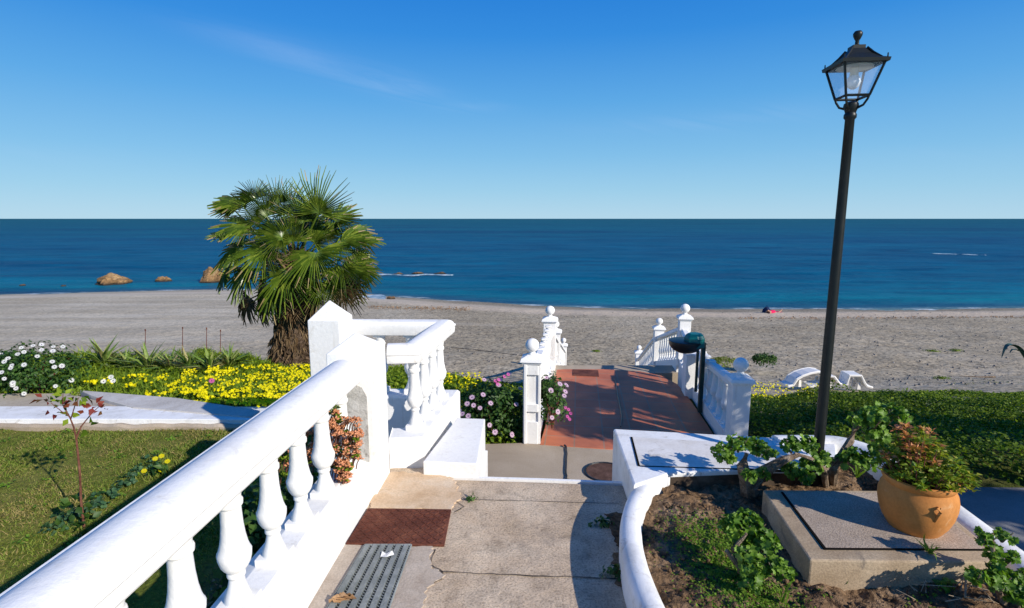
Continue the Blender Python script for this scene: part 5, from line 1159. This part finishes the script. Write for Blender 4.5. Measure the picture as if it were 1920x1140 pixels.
foamM = stone('sea_foam', [(.10, .22, .30, 1), (.30, .42, .50, 1), (.62, .68, .72, 1)], 1.6, 8, .6, .05, .8, .2, .3)
foam_patch([(690, 515), (730, 514), (770, 516), (800, 514), (830, 515), (850, 515)], .40); foam_patch([(1748, 475), (1790, 476), (1820, 477), (1850, 478)], .6); foam_patch([(680, 556), (700, 558), (722, 560)], .9)
reefM = stone('dark_reef', [(.006, .02, .045, 1), (.01, .03, .06, 1), (.02, .04, .07, 1)], 1, 5, .8, .1, .6, .2, .3)
# sunbathers
pp0 = pz(1448, 589, -4.25); t = thing('person', pp0, 'sunbather in pink lying on a towel by the waterline', 'person')
def skin_body(name, verts, edges, radii, mat, parent):
    me = bpy.data.meshes.new(name); me.from_pydata(verts, edges, []); o = bpy.data.objects.new(name, me); C.objects.link(o); o.parent = parent
    me.materials.append(mat)
    bpy.context.view_layer.objects.active = o; sk = o.modifiers.new('skin', 'SKIN')
    for i, r_ in enumerate(radii): me.skin_vertices[0].data[i].radius = (r_, r_) if not isinstance(r_, tuple) else r_
    me.skin_vertices[0].data[0].use_root = True; sk.use_smooth_shade = True; s_ = o.modifiers.new('sub', 'SUBSURF'); s_.levels = s_.render_levels = 1; return o
# lying on the front, propped on elbows, head to the left
bv = [(0, 0, .13), (-.22, 0, .16), (-.45, 0, .24), (-.56, 0, .33), (-.66, 0, .42), (-.46, .17, .22), (-.62, .2, .05), (-.80, .1, .04), (-.46, -.17, .22), (-.62, -.2, .05), (-.80, -.1, .04), (.12, .09, .11), (.5, .11, .07), (.9, .12, .05), (1.02, .12, .04), (.12, -.09, .11), (.5, -.11, .07), (.88, -.13, .25), (.95, -.13, .34)]
be = [(0, 1), (1, 2), (2, 3), (3, 4), (2, 5), (5, 6), (6, 7), (2, 8), (8, 9), (9, 10), (0, 11), (11, 12), (12, 13), (13, 14), (0, 15), (15, 16), (16, 17), (17, 18)]
br_ = [.13, .12, .13, .05, .10, .05, .042, .03, .05, .042, .03, .09, .06, .045, .03, .09, .06, .045, .03]
if not hasattr(bpy.types.Mesh, 'skin_vertices'): pass
def body_obj():
    me = bpy.data.meshes.new('body'); me.from_pydata(bv, be, []); o = bpy.data.objects.new('body', me); C.objects.link(o); me.materials.append(M['skin'])
    sk = o.modifiers.new('skin', 'SKIN'); bpy.context.view_layer.update()
    if len(me.skin_vertices) == 0:
        import bmesh; bm = bmesh.new(); bm.from_mesh(me); bm.verts.layers.skin.verify(); bm.to_mesh(me); bm.free()
    for i, r_ in enumerate(br_): me.skin_vertices[0].data[i].radius = (r_, r_)
    me.skin_vertices[0].data[0].use_root = True; s_ = o.modifiers.new('sub', 'SUBSURF'); s_.levels = s_.render_levels = 2; return o
bo = body_obj(); bo.parent = t; t.rotation_euler = (0, 0, R(28)); t.scale = (.8, .8, .8)
mb = MB(); mb.lathe([(-.25, .14), (-.15, .165), (0, .17), (.15, .15), (.25, .155), (.36, .13)], (0, 0, 0), 14); mb.v = [(-v[2]-.05, v[0], v[1]*.9+.17) for v in mb.v]; mb.build('swimsuit', M['pink'], t, True, local=True)
mb = MB(); mb.lathe([(-.10, .05), (-.05, .105), (.02, .115), (.08, .09), (.11, .03)], (0, 0, 0), 12); mb.v = [(v[0]-.67, v[1], v[2]+.45) for v in mb.v]; mb.build('hair', M['navy'], t, True, local=True)
mb = MB(); q0 = pp0+Vector((0, 0, .01)); vs = [(u*1.0+.0, v_*.45, .012*math.sin(u*5)) for u in np.linspace(-1, 1.1, 9) for v_ in (-1, 1)]; mb.addv(vs, [(2*i, 2*i+2, 2*i+3, 2*i+1)[::-1] for i in range(8)])
o = mb.build('towel', M['pink']); o.location = pp0+Vector((0, 0, .02)); o.rotation_euler.z = R(28); tag(o, 'pink towel under the sunbather near the waterline', 'towel')
sd_ = o.modifiers.new('thick', 'SOLIDIFY'); sd_.thickness = .02
q = pz(1437, 588, -4.25); mb = MB(); mb.lathe([(0, .22), (.1, .26), (.25, .23), (.38, .12), (.42, .03)], q, 12); mb.tube([q+Vector((-.12, 0, .36)), q+Vector((0, 0, .52)), q+Vector((.12, 0, .36))], .015, 5)
tag(mb.build('beach_bag', M['navy'], smooth=True), 'dark blue beach bag beside the pink sunbather', 'bag')
# overturned loungers
def lounger_prof(prof, base, wy, name, label, grp, rz=0):
    t = thing(name, base, label, 'sun lounger', grp); mb = MB(); n_ = len(prof)
    th = .045; top = [(x, z) for x, z in prof]; bot = [(x, z-th) for x, z in prof][::-1]; ol = top+bot; m_ = len(ol)
    vs = [(x, -wy, z) for x, z in ol]+[(x, wy, z) for x, z in ol]
    fs = [(i, (i+1) % m_, m_+(i+1) % m_, m_+i) for i in range(m_)]
    mb.addv(vs, fs)
    for s_ in (0, m_):
        mb.addv([vs[s_+i] for i in range(m_)], [(i, i+1, m_-2-i, m_-1-i) for i in range(n_-1)])
    for sgn in (-1, 1): mb.tube([(x, sgn*wy, z-.02) for x, z in prof], .030, 6)
    o = mb.build('shell', M['lounger'], t, local=True)
    for x in (prof[2][0]+.1, prof[-3][0]-.08):
        for sgn in (-1, 1): mb = MB(); mb.box((x, sgn*(wy-.05), .07), (.07, .05, .15), 0, taper=.7); mb.build('leg', M['lounger'], t, local=True)
    t.rotation_euler.z = rz; return t
lb = pz(1562, 733, -2.10)+Vector((0, .12, .05)); lounger_prof([(-.50, .06), (-.30, .09), (-.16, .12), (-.10, .30), (-.02, .30), (.10, .15), (.20, .11), (.27, .13), (.30, .33), (.54, .33), (.62, .18), (.68, .10), (.80, .07)], lb, .15, 'sun_lounger', 'white plastic sun lounger right of the lamp post with raised folded ends', 'white loungers left on the beach', R(-4))
lb = pz(1505, 731, -2.10)+Vector((0, .2, .05)); lounger_prof([(-.34, .04), (-.22, .07), (-.14, .20), (-.02, .27), (.14, .32), (.32, .35), (.46, .33), (.58, .25), (.70, .14), (.85, .09)], lb, .15, 'sun_lounger', 'white plastic sun lounger left of the lamp post with a curved back', 'white loungers left on the beach', R(6))
# beach bushes, agave, debris
q = pz(1432, 684, -2.75); bush(q+Vector((0, 0, .16)), (.36, .3, .20), 900, 'dark grey-green bush alone on the shingle', T_leaf(.2), .09, 'leaf_dark', 'beach_bush', False, 5, 'bush')
q = pz(1358, 683, -2.75); bush(q+Vector((0, 0, .06)), (.5, .35, .12), 700, 'low dry yellowish bush on the shingle behind the right balustrade', T_leaf(.15), .08, 'grass', 'beach_bush', False, 5, 'bush')
for i, (x, y, w) in enumerate(((1748, 658, .35), (1793, 657, .3), (1765, 709, .25), (1118, 658, .2), (1870, 722, .8), (1830, 728, .6), (1560+340, 745, .6))):
    q = pz(x, y, beach_h(pz(x, y, -2.8).x, pz(x, y, -2.8).y)); q = pz(x, y, beach_h(q.x, q.y)); L = Leaves(); t = thing('beach_weed', q, ['flat green weed patch on the far shingle, left of a pair at right', 'flat green weed patch on the far shingle, right of a pair at right', 'small green weed on the shingle right of the loungers', 'tiny green weed on the shingle seen between the terrace posts', 'wide low weedy patch on shingle near right picture edge', 'low weedy patch on shingle left of the wide one', 'weedy patch where the green bank meets the beach at right edge'][i], 'weed', 'weeds on the shingle')
    clump(L, 160, q, (w, w*.6, .04), T_leaf(.2), .06, 0, 1, .4, .1, -.1); L.build('leaves', M['leaf_lime' if i != 4 else 'grass'], t)
aq = pY(1945, 690, 7.2); t = thing('agave', aq-Vector((0, 0, .5)), 'grey-green agave whose arching leaf enters at the right picture edge', 'plant'); mb = MB()
def agleaf(pts, ws):
    P = cr([Vector(q) for q in pts], 4); n_ = len(P); W_ = np.interp(np.linspace(0, 1, n_), np.linspace(0, 1, len(ws)), ws); vs = []
    for q, w in zip(P, W_): vs += [q+Vector((0, -w, .25*w)), q+Vector((0, 0, -.35*w)), q+Vector((0, w, .25*w)), q+Vector((0, 0, -.05*w))]
    fs = []
    for i in range(n_-1):
        for k in range(4): k2 = (k+1) % 4; fs.append((4*i+k, 4*i+4+k, 4*i+4+k2, 4*i+k2))
    mb.addv(vs, fs)
A = lambda x, y, d=0: tuple(pY(x, y, 7.2+d))
agleaf([A(1960, 740), A(1935, 690), A(1912, 655), A(1896, 646), A(1885, 652), A(1878, 671)], [.05, .055, .05, .04, .025, .004])
agleaf([A(1960, 740, .1), A(1930, 680, .1), A(1915, 660, .1), A(1900, 655, .1), A(1893, 662, .1)], [.05, .05, .03, .02, .004]); agleaf([A(1965, 740, .1), A(1990, 680, .1), A(2020, 640, .1), A(2060, 640, .1)], [.05, .06, .04, .004]); agleaf([A(1965, 740, -.1), A(1970, 680, .2), A(1975, 610, .3)], [.05, .06, .004])
for k in range(0):
    a = k*1.3; agleaf([A(1962, 740, 0), tuple(Vector(A(1962, 730))+Vector((.4*math.cos(a), .4*math.sin(a), .25))), tuple(Vector(A(1962, 740))+Vector((.8*math.cos(a), .8*math.sin(a), .2)))], [.05, .06, .004])
mb.build('leaves', M['agave'], t, smooth=True)
mb = MB(); P = [pz(x, y, -3.1) for x, y in ((845, 640), (880, 643), (920, 650), (960, 658), (985, 663))]; P = [Vector((q.x, q.y, beach_h(q.x, q.y)+.012)) for q in P]; mb.tube(cr(P, 5), .012, 5)
tag(mb.build('rope', M['binblack']), 'long thin dark rope lying on the shingle left of the terrace', 'rope')
q = pz(1862, 692, -2.6); q.z = beach_h(q.x, q.y); mb = MB(); mb.tube([q+Vector((-.75, .2, .02)), q+Vector((-.3, .05, .03)), q+Vector((0, 0, .05)), q+Vector((.1, 0, .05))], [.01, .02, .035, .02], 6); tag(mb.build('driftwood', M['bark']), 'dark driftwood stick on the shingle at right', 'driftwood')

# stones scattered over the shingle
L = Leaves(); n = 5200; Y = 13+rng.random(n)**1.4*20; X = (rng.random(n)*2-1)*(Y*.97); k_ = X > -3-rng.random(n)*14; X = X[k_]; Y = Y[k_]; Z = np.array([beach_h(x, y) for x, y in zip(X, Y)])
L.add(clod_T(), np.stack([X, Y, Z], 1), basis(rng.normal(size=(len(X), 3))+np.array([0, 0, 1.5]), rng.random(len(X))*6), .012+.05*rng.random(len(X))**4)
tag(L.build('pebbles', stone('pebble', [(.12, .11, .10, 1), (.26, .23, .20, 1), (.42, .38, .34, 1)], 1.5, 20, .5, .01, .9, .2, .3)), kind='stuff')
# seaweed line near the water at centre-left
L = Leaves(); n = 900; px_ = rng.uniform(690, 880, n); py_ = 578+rng.normal(size=n)*2.2+(px_-690)*.004; far = rng.random(n) < .45; px_[far] = rng.uniform(1380, 1920, far.sum()); py_[far] = 597+rng.normal(size=far.sum())*1.6; P3 = []
for x, y in zip(px_, py_): q = pz(x, y, -4.15); P3.append((q.x, q.y, beach_h(q.x, q.y)+.02))
L.add(T_leaf(.2), np.array(P3), basis(rng.normal(size=(n, 3))*.4+np.array([0, 0, 1]), rng.random(n)*6), .14); tag(L.build('seaweed', M['leafdry']), kind='stuff')

# ------------------------------------------------------------ garden trees to the right, out of the frame, that shade the terrace and bank
SUN_AZ, SUN_EL = R(40), R(28)   # azimuth: from +X towards -Y
sunv = Vector((math.cos(SUN_AZ)*math.cos(SUN_EL), -math.sin(SUN_AZ)*math.cos(SUN_EL), math.sin(SUN_EL)))
def shade_tree(target, dist, rr, n, label, holes=.5):
    c_ = Vector(target)+sunv*dist; g_ = -.62; t = thing('garden_tree', (c_.x, c_.y, g_), label, 'tree'); L = Leaves()
    for k in range(14):
        a = random.uniform(0, 6.28); e = random.uniform(-.5, 1); q = c_+Vector((rr[0]*.62*math.cos(a), rr[1]*.62*math.sin(a), rr[2]*.6*e)); clump(L, n//14, q, (rr[0]*.36, rr[1]*.36, rr[2]*.34), T_leaf(.34), .12, shell=.2, zmin=-1)
    L.build('crown', M['leaf_tree'], t); mb = MB(); b0 = Vector((c_.x, c_.y, g_)); mb.tube([b0, b0.lerp(c_, .5)+Vector((.05, 0, 0)), c_], [.12, .09, .05], 8)
    for k in range(6): a = k*1.05; mb.tube([b0.lerp(c_, .6), c_+Vector((rr[0]*.6*math.cos(a), rr[1]*.6*math.sin(a), rr[2]*.2))], [.05, .015], 6)
    mb.build('trunk', M['bark'], t); return t
shade_tree((2.35, 5.9, -.5), 5.6, (1.25, 1.1, 1.0), 4200, 'leafy garden tree out of view right of the side path')
shade_tree((3.9, 3.3, -.6), 4.6, (1.1, .9, .5), 3200, 'low leafy garden tree out of view behind the first')
shade_tree((4.9, 6.0, -.9), 5.5, (1.5, .9, .55), 3600, 'broad leafy garden tree out of view beside the green bank')

# ------------------------------------------------------------ light and sky
w = bpy.data.worlds.new('World'); scn.world = w; w.use_nodes = True; nt = NT(w); nt.n.clear()
sky = nt.add('ShaderNodeTexSky'); sky.sky_type = 'NISHITA'; sky.sun_disc = False; sky.sun_elevation = SUN_EL
sky.sun_rotation = math.atan2(sunv.x, sunv.y); sky.air_density = 1.0; sky.dust_density = .25; sky.ozone_density = 3.0; sky.altitude = 0
hs = nt.add('ShaderNodeHueSaturation', Saturation=1.30, Value=1.0); nt.link(sky.outputs[0], hs.inputs['Color'])
tc = nt.add('ShaderNodeTexCoord'); sp = nt.add('ShaderNodeSeparateXYZ'); nt.link(tc.outputs['Generated'], sp.inputs[0])
ymx = nt.math('MAXIMUM', sp.outputs[1], .05); u = nt.math('DIVIDE', sp.outputs[0], ymx); v_ = nt.math('DIVIDE', sp.outputs[2], ymx)
cb = nt.add('ShaderNodeCombineXYZ'); nt.link(nt.math('ADD', nt.math('MULTIPLY', u, .9), nt.math('MULTIPLY', v_, 1.8)), cb.inputs[0]); nt.link(nt.math('MULTIPLY', nt.math('ADD', v_, nt.math('MULTIPLY', u, .22)), 9.0), cb.inputs[1])
cn = nt.add('ShaderNodeTexNoise', Scale=2.6, Detail=7, Roughness=.6, Distortion=.9); nt.link(cb.outputs[0], cn.inputs['Vector'])
def spot(u0, v0, su, sv, sl):
    du = nt.math('SUBTRACT', u, u0); dv = nt.math('SUBTRACT', nt.math('SUBTRACT', v_, v0), nt.math('MULTIPLY', du, sl))
    a = nt.math('POWER', nt.math('DIVIDE', du, su), 2.0); b_ = nt.math('POWER', nt.math('ABSOLUTE', nt.math('DIVIDE', dv, sv)), 2.0)
    return nt.math('POWER', 2.718, nt.math('MULTIPLY', nt.math('ADD', a, b_), -1.0))
def uv(x, y): dx, dy, dz = ray(x, y); return dx/dy, dz/dy
tot = None
for x, y, su, sv, sl, k in ((600, 118, .19, .022, -.28, 1), (740, 158, .07, .02, -.2, 1.1), (880, 200, .06, .008, 0, .7), (1280, 232, .16, .014, .05, .6), (1450, 215, .1, .02, .1, .35), (1700, 290, .2, .012, 0, .25), (60, 290, .25, .02, 0, .2)):
    uu, vv = uv(x, y); s_ = nt.math('MULTIPLY', spot(uu, vv, su, sv, sl), k); tot = s_ if tot is None else nt.math('ADD', tot, s_)
cf = nt.math('MULTIPLY', nt.ramp(cn.outputs['Fac'], [(.38, (0, 0, 0)), (.72, (1, 1, 1))]), nt.math('MULTIPLY', tot, .25), True)
grad = nt.ramp(sp.outputs[2], [(0.0, (.50, .77, .96)), (.05, (.37, .69, .94)), (.11, (.25, .59, .93)), (.20, (.125, .45, .90)), (.30, (.042, .305, .84)), (.40, (.014, .215, .77)), (.8, (.008, .13, .54))])
gm = nt.add('ShaderNodeVectorMath', _operation='SCALE'); nt.link(grad, gm.inputs[0]); gm.inputs['Scale'].default_value = 6.3
base = nt.mix(.95, hs.outputs[0], gm.outputs[0])
cm = nt.mix(cf, base, (4.3, 5.3, 7.2, 1)); bg = nt.add('ShaderNodeBackground', Strength=.12); nt.link(cm, bg.inputs[0])
wo = nt.add('ShaderNodeOutputWorld'); nt.link(bg.outputs[0], wo.inputs[0])
sl_ = bpy.data.lights.new('sun', 'SUN'); sl_.energy = 5.0; sl_.angle = R(.53); sl_.color = (1, .93, .82)
so_ = bpy.data.objects.new('sun', sl_); C.objects.link(so_); so_.rotation_euler = sunv.to_track_quat('Z', 'Y').to_euler()
scn.view_settings.view_transform = 'Standard'; scn.view_settings.look = 'None'; scn.view_settings.exposure = .22; scn.view_settings.gamma = 1
scn.render.resolution_x = 1024; scn.render.resolution_y = 608
